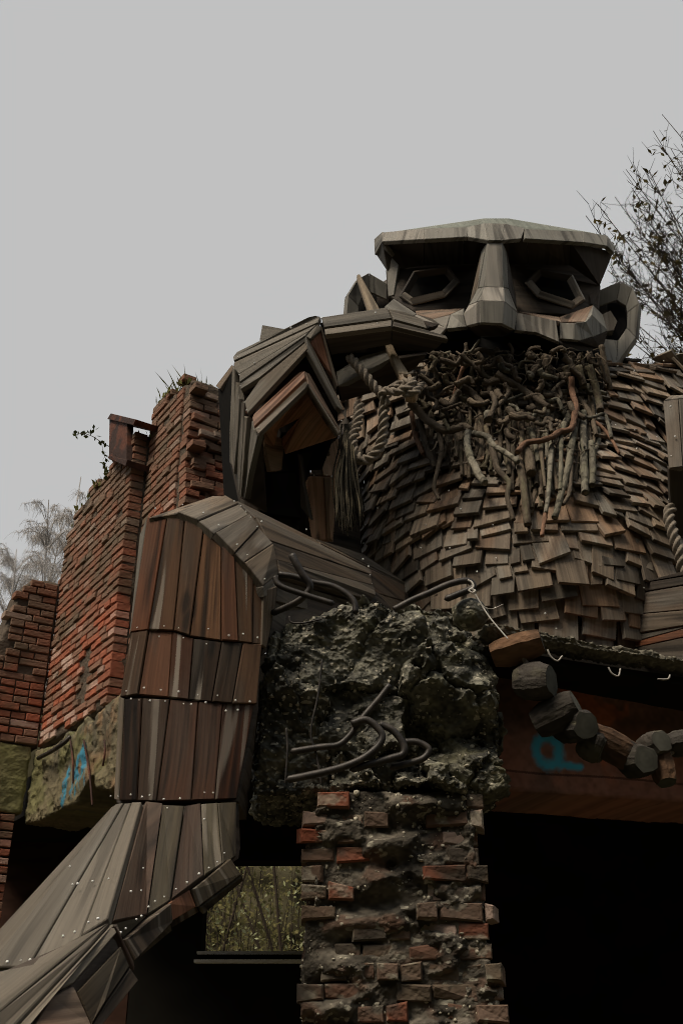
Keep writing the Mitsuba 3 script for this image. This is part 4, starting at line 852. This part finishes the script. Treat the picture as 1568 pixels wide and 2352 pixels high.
# dark mouth and jaw
hp('mouth', [(330, 622, K1+.02), (440, 642, K1), (482, 596, K1), (573, 586, K1-.02), (640, 632, K1+.12), (740, 632, K1+.12), (795, 603, K1-.02), (895, 614, K1-.03), (1000, 658, K1-.03), (1060, 760, K1+.25), (400, 760, K1+.25)], 'black_hole', .03, sub='cavity')
hp('jaw', [(1000, 658, K1-.02), (1002, 642, K1+.01), (1095, 652, K1+.01), (1155, 634, K1+.09), (1222, 605, K1+.21), (1200, 690, K1+.4), (1190, 770, K1+.45), (1060, 770, K1+.25)], 'wood_panel_dark', .03)
hp('jaw', [(300, 562, K1+.02), (330, 622, K1+.02), (400, 760, K1+.3), (260, 700, K1+.35), (215, 560, K1+.12)], 'wood_panel_dark', .03)
core('wooden_giant__skull', [HD(*p) for p in ((240, 170, 5.95), (1200, 185, 5.95), (230, 430, 6.0), (1180, 500, 6.0), (400, 720, 6.0), (1150, 740, 6.0))]+[HD(*p)+np.array([0, .9, 0]) for p in ((300, 200, 6.0), (1150, 210, 6.0), (300, 600, 6.0), (1150, 700, 6.0))], 'wood_panel_dark')
# ears
YEa = 6.0
def ear(out, inn, t=.05):
    n = min(len(out), len(inn))
    for i in range(n-1): hp('ear', [out[i]+(YEa,), out[i+1]+(YEa,), inn[i+1]+(YEa+.05,), inn[i]+(YEa+.05,)], 'wood_panel', t, sub='rim', grain=vert)
ear([(1183, 418), (1282, 375), (1335, 405), (1366, 478), (1352, 632), (1262, 756), (1206, 748)], [(1183, 492), (1264, 463), (1306, 490), (1311, 520), (1309, 590), (1270, 647), (1200, 640)])
hp('ear', [(1180, 480, YEa+.12), (1300, 470, YEa+.12), (1315, 600, YEa+.12), (1270, 660, YEa+.12), (1180, 660, YEa+.12)], 'black_hole', .04, sub='hollow')
hp('ear', [(1175, 425, YEa+.135), (1276, 388, YEa+.135), (1326, 415, YEa+.135), (1356, 482, YEa+.135), (1342, 625, YEa+.135), (1258, 742, YEa+.135), (1200, 735, YEa+.135)], 'wood_panel_dark', .05, sub='back')
hp('ear', [(30, 550, YEa+.135), (40, 445, YEa+.135), (80, 375, YEa+.135), (124, 350, YEa+.135), (220, 395, YEa+.135), (220, 550, YEa+.135)], 'wood_panel_dark', .05, sub='back')
hp('ear', [(1200, 526, YEa+.02), (1236, 510, YEa+.02), (1267, 560, YEa+.02), (1251, 602, YEa+.02), (1208, 608, YEa+.02)], 'wood_cap', .06, sub='tragus')
ear([(20, 560), (30, 440), (76, 365), (125, 338), (208, 386)], [(78, 560), (78, 490), (95, 445), (130, 425), (208, 460)])
core('wooden_giant__ear__root', [HD(*p) for p in ((60, 470, YEa+.16), (215, 400, YEa+.1), (215, 600, YEa+.1), (60, 600, YEa+.16), (260, 330, YEa+.5), (260, 600, YEa+.5))], 'wood_panel_dark')
core('wooden_giant__ear__root', [HD(*p) for p in ((1300, 480, YEa+.16), (1180, 430, YEa+.1), (1180, 700, YEa+.1), (1290, 620, YEa+.16), (1150, 430, YEa+.5), (1150, 650, YEa+.5))], 'wood_panel_dark')
hp('ear', [(70, 560, YEa+.12), (75, 430, YEa+.12), (210, 430, YEa+.12), (210, 560, YEa+.12)], 'black_hole', .04, sub='hollow')

# ---- beard of sticks
BX = lambda x, y: (x*.29167+963.7, y*.29167+784)
def bpt(x, y, off):
    u, v = BX(x, y)
    return at(u, v, min(max(torso_hit(u, v), 5.12), 5.68+(v-815)*.0008)-off)
SK = 'wooden_giant__beard__stick'
SC = .29167*6.1/F
def stick(P, r, r1=None, off=.16, mt='bark_stick', n=None):
    put(SK, tube([bpt(x, y, off) for x, y in P], r*1.2*SC, (r1 or r)*1.2*SC, n or max(6, 4*len(P)), 8, .07), mt, True)
hero = [([(-80, 480), (0, 560), (80, 640), (190, 700), (280, 690), (350, 668), (400, 705)], 30, 26, .26, 'bark_stick'), ([(385, 700), (370, 800), (400, 920), (460, 1040), (512, 1115)], 24, 25, .26, 'bark_birch'),
    ([(420, 725), (530, 750), (580, 820), (680, 880), (775, 948)], 24, 18, .24, 'bark_birch'), ([(565, 840), (590, 930), (610, 1000), (660, 1060), (705, 1120), (690, 1230), (738, 1405)], 23, 15, .22, 'bark_stick'),
    ([(150, 715), (172, 850), (142, 1000), (112, 1150), (152, 1245)], 18, 11, .22, 'bark_stick'),
    ([(1195, 280), (1200, 400), (1228, 500), (1212, 620), (1188, 690), (1100, 712), (1040, 752), (950, 782), (835, 800), (768, 872)], 22, 19, .28, 'bark_root'),
    ([(790, 950), (825, 1200), (850, 1445)], 26, 25, .16, 'bark_stick'), ([(1040, 780), (1025, 1000), (1012, 1200), (992, 1350)], 19, 14, .18, 'bark_birch'), ([(992, 1345), (975, 1450), (960, 1535)], 15, 12, .17, 'bark_root'),
    ([(1285, 560), (1292, 900), (1302, 1190)], 26, 25, .18, 'bark_birch'), ([(1345, 800), (1362, 1000), (1355, 1135)], 25, 22, .17, 'bark_birch'), ([(1215, 690), (1172, 950), (1112, 1200), (1062, 1390)], 24, 20, .2, 'bark_birch'),
    ([(1112, 740), (1112, 900), (1105, 1170)], 16, 13, .22, 'bark_birch'), ([(1240, 620), (1192, 900), (1180, 1180), (1125, 1285)], 18, 12, .19, 'bark_stick'),
    ([(1330, 190), (1382, 350), (1412, 470), (1420, 545)], 28, 26, .24, 'bark_stick'), ([(1250, 190), (1290, 370)], 26, 26, .24, 'bark_stick'), ([(1430, 30), (1452, 150), (1500, 380)], 22, 20, .16, 'bark_stick'), ([(1390, 95), (1432, 200), (1470, 330)], 16, 14, .18, 'bark_stick'),
    ([(0, 620), (60, 850), (122, 995)], 24, 20, .2, 'bark_stick'), ([(-65, 560), (-30, 750), (30, 890)], 20, 17, .18, 'bark_root'), ([(-130, 300), (-60, 420), (-20, 480)], 26, 22, .16, 'bark_birch'),
    ([(340, 200), (285, 370), (265, 445)], 15, 12, .26, 'bark_root'), ([(600, 255), (720, 330), (790, 372), (900, 440), (1012, 515)], 30, 22, .28, 'bark_stick'), ([(490, 495), (620, 480), (720, 452), (825, 410)], 14, 10, .27, 'bark_birch'),
    ([(655, 635), (750, 600), (825, 575)], 10, 8, .25, 'bark_stick'), ([(780, 215), (800, 160), (900, 165), (960, 260), (952, 340), (945, 425)], 10, 8, .28, 'bark_stick'), ([(835, 180), (850, 270), (900, 320)], 9, 6, .3, 'bark_stick'),
    ([(0, 265), (60, 310), (110, 352), (122, 420), (160, 480), (250, 500), (330, 550), (382, 562)], 20, 9, .27, 'bark_stick'), ([(80, 100), (150, 108), (188, 165), (195, 230)], 24, 20, .2, 'bark_stick'),
    ([(400, 110), (450, 75), (510, 68), (560, 92), (620, 60)], 24, 18, .2, 'bark_stick'), ([(310, 110), (340, 150), (345, 220)], 26, 20, .22, 'bark_stick'), ([(210, 90), (240, 170), (290, 240)], 36, 26, .2, 'bark_birch'),
    ([(470, 110), (480, 220), (520, 280), (600, 310)], 17, 22, .27, 'bark_stick'), ([(620, 130), (660, 180), (730, 200)], 24, 18, .25, 'bark_stick'), ([(330, 360), (400, 400), (450, 450), (500, 500)], 32, 24, .25, 'bark_stick'),
    ([(505, 375), (560, 380), (625, 375)], 18, 14, .26, 'bark_stick'), ([(195, 260), (215, 330), (270, 345)], 24, 22, .24, 'bark_stick'), ([(540, 560), (540, 620)], 34, 30, .26, 'bark_birch'),
    ([(800, 820), (850, 900), (880, 1040)], 38, 34, .2, 'bark_stick'), ([(860, 690), (900, 780), (930, 950)], 22, 14, .18, 'bark_birch'), ([(950, 850), (970, 1000), (985, 1145)], 16, 8, .18, 'bark_stick'),
    ([(1250, 450), (1340, 570), (1390, 740)], 22, 16, .2, 'bark_stick'), ([(1240, 590), (1350, 600), (1450, 570), (1480, 640), (1510, 760)], 12, 14, .22, 'bark_birch'), ([(1330, 600), (1440, 680), (1520, 790), (1568, 880)], 14, 10, .19, 'bark_root'),
    ([(700, 500), (760, 520), (780, 555)], 15, 11, .25, 'bark_birch'), ([(870, 80), (930, 140), (965, 200)], 12, 9, .24, 'bark_stick'), ([(940, 100), (1000, 130), (1090, 140)], 16, 12, .22, 'bark_stick')]
for P, r, r1, o, mt in hero: stick(P, r, r1, o, mt)
for k in range(150):                                               # the tangle under the lip
    x, y = rng.uniform(-60, 1340), 85+560*rng.random()**1.3
    L = rng.uniform(70, 230); a = rng.normal(0.3, .75)
    if x > 1050: a = rng.normal(1.35, .3)
    if x < 60: a = rng.normal(1.1, .4)
    b = a+rng.normal(0, 1.0); c = b+rng.normal(0, .9)
    P = [(x, y), (x+L/3*math.cos(a), y+L/3*math.sin(a))]; P.append((P[-1][0]+L/3*math.cos(b), P[-1][1]+L/3*math.sin(b))); P.append((P[-1][0]+L/3*math.cos(c), P[-1][1]+L/3*math.sin(c)))
    r = rng.uniform(13, 29); stick(P, r, r*rng.uniform(.6, .95), rng.uniform(.07, .33), 'bark_stick' if rng.random() < .9 else 'bark_birch')
for k in range(95):                                                # sticks hanging below it
    x = rng.uniform(20, 1400); y = rng.uniform(300, 740); yl = np.interp(x, [0, 100, 500, 750, 900, 1100, 1400], [900, 1000, 1080, 1150, 1330, 1250, 1000])*rng.uniform(.85, 1.03)
    lean = (x-700)*.00012*0-rng.normal(0, .05); m_ = (y+yl)/2
    r = rng.uniform(11, 22); stick([(x, y), (x+lean*200+rng.normal(0, 36), m_), (x+lean*420+rng.normal(0, 10), yl)], r, r*.85, rng.uniform(.05, .14), 'bark_birch' if x > 950 and rng.random() < .5 else 'bark_stick')
tw = []
for k in range(150):                                               # frayed twigs
    x, y = rng.uniform(-50, 1420), 70+820*rng.random()**1.8; a = rng.uniform(-.6, 2.8); L = rng.uniform(50, 170)
    tw.append(tube([bpt(*p, rng.uniform(.16, .3)) for p in ((x, y), (x+L*.5*math.cos(a)+rng.normal(0, 14), y+L*.5*math.sin(a)+rng.normal(4, 14)), (x+L*math.cos(a+.3), y+L*math.sin(a+.3)))], rng.uniform(5, 9)*SC, 3*SC, 6, 5))
put('wooden_giant__beard__twigs', join(tw), 'bark_stick', True, kind='stuff')
gu, gw = np.linspace(985, 1385, 28), np.linspace(806, 1165, 36)
mv = np.array([at(u, v, min(max(torso_hit(u, v), 5.05), 5.68+(v-815)*.0008)-.055) for v in gw for u in gu]); i, j = np.meshgrid(np.arange(35), np.arange(27), indexing='ij')
keep = gw[i] < np.interp(gu[j], [985, 1010, 1080, 1180, 1230, 1280, 1340, 1385], [1000, 1030, 1070, 1120, 1150, 1130, 1080, 1020]); a = (i*28+j)[keep]
put('wooden_giant__beard__shade_backing', (mv, np.vstack([np.stack([a, a+1, a+29], -1).reshape(-1, 3), np.stack([a, a+29, a+28], -1).reshape(-1, 3)]), mv[:, [0, 2]]), 'black_hole', True)  # black sheet painting the shade between the beard sticks

# screws: one joined part, each a small domed head
ico = trimesh.creation.icosphere(subdivisions=1); sv, sf = np.array(ico.vertices), np.array(ico.faces)
put('wooden_giant__screw_heads', join([(sv*(.0045*rng.uniform(.7, 1.15)*(1+.14*max(0, np.linalg.norm(p-EYE)-4.5)))+p, sf, np.zeros((len(sv), 2))) for p in screws]), 'screw', True, kind='stuff', label='small zinc screw heads along the board ends')

# ---------------------------------------------------------------- needle and ropes
thing('wooden_needle', 'pale wooden needle with an eye, held between the giant finger and thumb', 'needle')
nd = lambda x, y: HD(x, y, np.interp(y, [340, 900], [5.32, 4.98]))
lft, rgt = [(70, 345), (122, 500), (203, 672), (262, 800)], [(84, 340), (170, 490), (247, 695), (318, 810)]
put('wooden_needle__shaft', slab([nd(*p) for p in lft+rgt[::-1]], .05, .008, 0, grain=nd(262, 800)-nd(70, 345)), 'wood_needle')
put('wooden_needle__eye_side', slab([nd(262, 801), nd(284, 801), nd(312, 880), nd(322, 905), nd(296, 900)], .05, .006, 0), 'wood_needle')
put('wooden_needle__eye_side', slab([nd(300, 801), nd(319, 801), nd(352, 890), nd(340, 905), nd(323, 905), nd(330, 875)], .05, .006, 0), 'wood_needle')
thing('rope', 'thick twisted rope hanging from the raised wooden hand, ending in a frayed tassel', 'rope')
rp = lambda P: [A2(*p) for p in P]
put('rope__upper_length', tube(rp([(872, 385, 5.08), (890, 398, 5.06), (950, 468, 5.05), (1010, 545, 5.06), (1055, 590, 5.06)]), .032, n=160, sides=18, twist=3, depth=.5, pitch=.05), 'rope_fibre', True)
put('rope__knot', tube(rp([(1090, 660, 5.0), (1060, 605, 4.98), (1085, 575, 4.95), (1150, 580, 4.92), (1225, 548, 4.9), (1235, 520, 4.93), (1190, 525, 5.0), (1130, 560, 5.02)]), .027, n=120, sides=18, twist=3, depth=.5, pitch=.05), 'rope_fibre', True)
put('rope__knot', tube(rp([(1180, 545, 5.02), (1200, 590, 4.93), (1260, 575, 4.9), (1285, 545, 4.98)]), .025, n=60, sides=18, twist=3, depth=.5, pitch=.05), 'rope_fibre', True)
put('rope__lower_loop', tube(rp([(1085, 590, 5.02), (1072, 680, 5.02), (1068, 800, 5.04), (1048, 895, 5.06), (990, 968, 5.08), (930, 972, 5.08), (892, 915, 5.08), (890, 850, 5.08), (915, 780, 5.1), (925, 700, 5.12), (925, 650, 5.14)]), .034, n=320, sides=18, twist=3, depth=.5, pitch=.05), 'rope_fibre', True)
st = []
for k in range(150):
    a, b = rng.normal(0, 1), rng.normal(0, 1)
    x0 = 860+a*16; x1 = np.clip(862+a*48, 768, 968); yl = 1370-abs(a)*22+rng.normal(0, 22)
    st.append(tube(rp([(x0+10, 770, 5.1), (x0-6, 900, 5.06+.012*b), ((x0+x1)/2-14+rng.normal(0, 7), 1080, 5.05+.03*b), ((x0+2*x1)/3-6+rng.normal(0, 9), 1240, 5.05+.04*b), (x1*.8+865*.2+rng.normal(0, 12), yl, 5.08+.05*b)]), .0065, .0025, 14, 5))
put('rope__frayed_tassel', join(st), 'fibre', True, kind='stuff', label='dark frayed fibre tassel at the rope end')
thing('rope_001', 'short length of twisted rope hanging below the other arm at the right edge', 'rope')
put('rope_001__length', tube([RT(*p) for p in ((805, 1040, 5.05), (785, 1110, 5.04), (800, 1200, 5.03), (840, 1330, 5.02), (880, 1450, 5.02), (900, 1560, 5.03), (960, 1700, 5.05))], .034, n=200, sides=18, twist=3, depth=.5, pitch=.05), 'rope_fibre', True)

# ---------------------------------------------------------------- garland of logs
thing('log_garland', 'garland of dark chopped log pieces strung in front of the rust-red beam', 'garland')
def log(a, b, r, mt='bark_log', sides=14, squash=.95):
    a, b = np.asarray(a), np.asarray(b); a, b = a-(b-a)*.16, b+(b-a)*.16; P = a+(b-a)*np.linspace(0, 1, 9)[:, None]; t = unit(b-a)
    x = unit(np.cross(t, [0, .3, 1])); y = np.cross(t, x)
    ang = np.arange(sides)*2*np.pi/sides; base = 1+rng.normal(0, .07, sides)
    V = np.vstack([p+np.outer(r*base*(1+rng.normal(0, .03, sides))*np.cos(ang), x)+np.outer(r*squash*base*(1+rng.normal(0, .03, sides))*np.sin(ang), y) for p, r in zip(P, r*np.array([.80, .93, 1, 1.03, 1.03, 1.02, 1, .93, .80]))])
    r = float(np.linalg.norm(V[:sides]-P[0], axis=1).mean()); i, j = np.meshgrid(np.arange(8), np.arange(sides), indexing='ij'); A = i*sides+j; B = i*sides+(j+1) % sides
    f = np.vstack([np.stack([A, B, B+sides], -1).reshape(-1, 3), np.stack([A, B+sides, A+sides], -1).reshape(-1, 3)])
    s = 4*new_id()
    uv = np.stack([s+np.repeat(np.linspace(0, np.linalg.norm(b-a), 9), sides), np.tile(np.abs(ang-np.pi)*r, 9)], 1)
    k = put('log_garland__log', (V, f, uv), mt, False)
    for ring, q, d in ((V[:sides], a, -t), (V[-sides:], b, t)):
        v = np.vstack([ring+d*.001, q+d*.003]); ii = np.arange(sides)
        ff = np.stack([ii, (ii+1) % sides, np.full(sides, sides)], 1)
        if np.dot(np.cross(v[ff[0, 1]]-v[ff[0, 0]], v[ff[0, 2]]-v[ff[0, 0]]), d) < 0: ff = ff[:, ::-1]
        q2 = v-q; put(k+'__cut_face', (v, ff, np.stack([q2@x, q2@y], 1)), 'cut_wood')
gl = 4.36
g = lambda x, y, dy=0: G4(x, y, gl+.2*(x/1568)+dy)
SG = .29167*5.7/F
log(g(110, 325, .06), g(405, 235, -.03), 98*SG, 'bark_log_raw')
log(g(300, 560, .04), g(500, 545, -.05), 122*SG)
log(g(450, 870, .06), g(690, 745, -.04), 112*SG)
log(g(650, 905, .1), g(790, 900, -.06), 112*SG)
log(g(800, 1010, .04), g(930, 1080, .0), 118*SG)
log(g(890, 1000, -.0), g(1200, 1180, .02), 100*SG, 'bark_log_raw')
log(g(1150, 1190, .06), g(1260, 1170, -.06), 105*SG)
log(g(1280, 1080, .05), g(1380, 1030, -.05), 88*SG)
log(g(1385, 1130, .02), g(1435, 1320, -.02), 78*SG, 'bark_log_raw')
log(g(1470, 1060, .03), g(1620, 1020, -.02), 80*SG)
put('log_garland__string', tube([g(260, 290), g(420, 540), g(580, 810), g(720, 900), g(860, 1040), g(1050, 1090), g(1210, 1180), g(1340, 1060), g(1420, 1150), g(1560, 1040)], .01, n=50, sides=6), 'rope_fibre', True)

# ---------------------------------------------------------------- trees and plants
def leaf(p, d, n, L, W):
    d = unit(d); s = unit(np.cross(d, n)); m = p+d*L*.5
    return np.array([p, m+s*W/2, p+d*L, m-s*W/2]), np.array([[0, 1, 2], [0, 2, 3]]), np.zeros((4, 2))
def rdir(): return unit(rng.normal(0, 1, 3))
def tree_right():
    thing('leafy_tree', 'thin-branched tree with small dark leaves rising behind the giant head at the right', 'tree')
    base = np.array([4.9, 9.2, 0]); fork = np.array([4.75, 9.2, 4.6])
    put('leafy_tree__trunk', tube([base, [4.95, 9.25, 2.2], fork], .14, .10, 14, 12, .03), 'twig_dark', True)
    tips = [(1520, 262), (1500, 300), (1437, 388), (1412, 452), (1372, 468), (1345, 495), (1385, 560), (1462, 470), (1530, 400), (1564, 330), (1600, 250), (1405, 690), (1445, 620), (1500, 560), (1550, 540), (1420, 760), (1460, 820), (1520, 700), (1600, 450), (1640, 600), (1430, 850), (1540, 800), (1590, 700), (1475, 700), (1560, 880), (1510, 640), (1480, 530), (1450, 430), (1490, 390), (1540, 340), (1395, 620), (1440, 540), (1580, 300), (1530, 460), (1400, 800), (1460, 880), (1500, 850), (1568, 600), (1620, 350)]
    br, lv = [], []
    for u, v in tips:
        tip = at(u, v, 9.2+rng.normal(0, .5)); st = fork+[rng.normal(0, .1), rng.normal(0, .15), rng.uniform(-.5, 1.2)]
        mid = st*.5+tip*.5+np.array([.35+rng.normal(0, .15), rng.normal(0, .2), .1])
        P = spline([st, mid, tip], 16); br.append(tube(P,  .017, .004, 14, 5))
        for k in range(38):
            t = rng.uniform(.3, .99); p = P[min(int(t*15), 15)]
            d = unit(tip-st+rng.normal(0, .75, 3)*np.linalg.norm(tip-st)*.55+[-.3, 0, .8]); L = rng.uniform(.25, .85)*(1.15-t*.6)
            e = p+d*L; m_ = p+d*L*.5+rng.normal(0, .04, 3); br.append(tube([p, m_, e], .0055, .0025, 6, 3))
            for s in np.linspace(.35, 1, 4):
                if rng.random() < .55:
                    q = p*(1-s)+e*s; d2 = unit(d+rng.normal(0, .7, 3)); br.append(tube([q, q+d2*rng.uniform(.1, .3)], .004, .002, 3, 3))
                if rng.random() < .5: lv.append(leaf(p*(1-s)+e*s, rdir()+[0, 0, -.5], rdir(), rng.uniform(.055, .115), rng.uniform(.03, .05)))
    put('leafy_tree__branches', join(br), 'twig_dark', True, kind='stuff'); put('leafy_tree__leaves', join(lv), 'leaf_tree', kind='stuff')
tree_right()
def birch(key, u0, Y, tipv, label, lean=0., spread=1.0, n=16):
    thing(key, label, 'tree', group='bare birches left of the brick wall')
    tip = at(u0, tipv, Y); base = np.array([tip[0]-lean*2.5, Y, 0]); H = tip[2]
    tr = spline([base, base*.5+tip*.5+[lean*-.4, 0, 0], tip], 20)
    put(key+'__trunk', tube(tr, .09, .012, 22, 8), 'twig_haze', True)
    br = []
    for k in range(n*5):
        t = rng.uniform(.45, .98); p = tr[int(t*19)]; a = rng.uniform(0, 2*np.pi); L = (1.15-t)*2.6*spread*rng.uniform(.6, 1.1)+.25
        d = np.array([math.cos(a), math.sin(a), 1.5]); e = p+unit(d)*L+[math.cos(a)*.1, 0, 0]
        bend = e+np.array([math.cos(a)*.35, math.sin(a)*.35, -.15])*min(L, 1)
        Q = spline([p, p*.4+e*.6+[0, 0, .12], e, bend], 9); br.append(tube(Q, .016*min(1, L), .005, 9, 4))
        for s in range(46):
            q = Q[rng.integers(2, 9)]; dd = np.array([rng.normal(0, .3), rng.normal(0, .3), -.6*rng.random()+.15]); l = rng.uniform(.15, .6)
            br.append(tube([q, q+dd*l*.5+[0, 0, .05], q+dd*l+[0, 0, -.22*l]], .0036, .0025, 5, 3))
    put(key+'__branches', join(br), 'twig_haze', True, kind='stuff')
birch('birch_tree', 186, 24, 1095, 'tallest bare grey birch, just left of the brick wall top', .1, .6)
birch('birch_tree_001', 112, 23, 1148, 'bare drooping birch in the middle of the three left of the brick wall', -.35, .8, 20)
birch('birch_tree_002', 38, 22, 1262, 'lowest bare birch at the left edge of the photo above the low brick wall', -.2, .9, 20)
birch('birch_tree_003', 150, 25, 1165, 'thin bare birch partly hidden behind the brick wall top', .2, .8, 18)

# thicket beyond the window
br, lv, lp = [], [], []
for k in range(170):
    p = np.array([rng.uniform(-2.6, 1.4), rng.uniform(10.2, 12.9), 0]); h = rng.uniform(2.2, 4.2); d = np.array([rng.normal(0, .3), rng.normal(0, .2), h])
    br.append(tube([p, p+d*.5+rng.normal(0, .08, 3), p+d], rng.uniform(.005, .014), .003, 8, 4))
    for s in range(120):
        t = rng.uniform(.25, 1); q = p+d*t+rng.normal(0, .24, 3)
        (lv if rng.random() < .86 else lp).append(leaf(q, rdir()+[0, 0, -.4], rdir(), rng.uniform(.035, .08), rng.uniform(.02, .045)))
for k in range(16):
    p = np.array([rng.uniform(-2.2, 1.0), rng.uniform(9.9, 12), 0]); br.append(tube([p, p+[rng.normal(0, .1), 0, 1.6], p+[rng.normal(0, .3), 0, 3.8]], rng.uniform(.018, .035), .012, 10, 6))
thing('thicket', 'yellow-green thicket seen through the dark window opening', 'bushes'); labels['thicket']['kind'] = 'stuff'
put('thicket__stems', join(br), 'twig_dark', True, kind='stuff'); put('thicket__leaves', join(lv), 'leaf_mid', kind='stuff'); put('thicket__pale_leaves', join(lp), 'leaf_pale', kind='stuff')
bank = oriented([-6, 13.2, 0], np.array([1.0, 0, 0]), np.array([0, 1.0, 0]), 0, 12, -.2, 5.5, 1.5, .15, [(1.5, .4), (5, .15)])
put('bank', bank, 'soil', True, label='dark earth bank behind the thicket', category='bank', kind='structure')

# ivy sprig and weeds on the broken wall
thing('ivy_sprig', 'small dark ivy sprig sticking out from the wall below the rusty girder', 'plant')
iv = lambda u, v, k=.1: on_plane(u, v, C0-Nn*k, Nn)
br = [tube([iv(250, 1025), iv(232, 1015, .2), iv(212, 1002, .25), iv(190, 995, .3), iv(176, 998, .3)], .004, .002, 14, 4), tube([iv(250, 1060), iv(240, 1048), iv(232, 1012)], .003, .002, 8, 4)]
lv = []
for u, v in ((178, 992), (174, 1001), (190, 990), (196, 996), (206, 992), (213, 998), (221, 1003), (216, 990), (238, 1016), (236, 1030), (240, 1045), (247, 1055), (244, 1075), (238, 1068), (230, 1022), (203, 1002), (246, 1090), (241, 1085)):
    for _ in range(2): lv.append(leaf(iv(u+rng.normal(0, 2), v+rng.normal(0, 2), .15), rdir(), rdir(), .045, .035))
put('ivy_sprig__stem', join(br), 'twig_dark'); put('ivy_sprig__leaves', join(lv), 'leaf_ivy', kind='stuff')
gl_ = []
for s, zf, n in [(s, t_long, 5) for s in np.linspace(.1, 1.3, 60)]+[(s, lambda x: t_rec(x), 5) for s in np.linspace(-.62, -.05, 40)]:
    O = C0 if zf is t_long else C1
    for _ in range(n):
        p = O+D*(s+rng.normal(0, .02))+Nn*rng.uniform(-.02, .2); p[2] = zf(s)-.03
        h = rng.uniform(.03, .09)*(2.6 if rng.random() < .06 else 1); d = np.array([rng.normal(0, .5), rng.normal(0, .5), 1])
        gl_.append(leaf(p, d, rdir(), h, .01 if h > .07 else .025))
put('weeds', join(gl_), 'grass_blade', label='tufts of grass and moss along the broken top of the brick wall', category='weeds', kind='stuff')
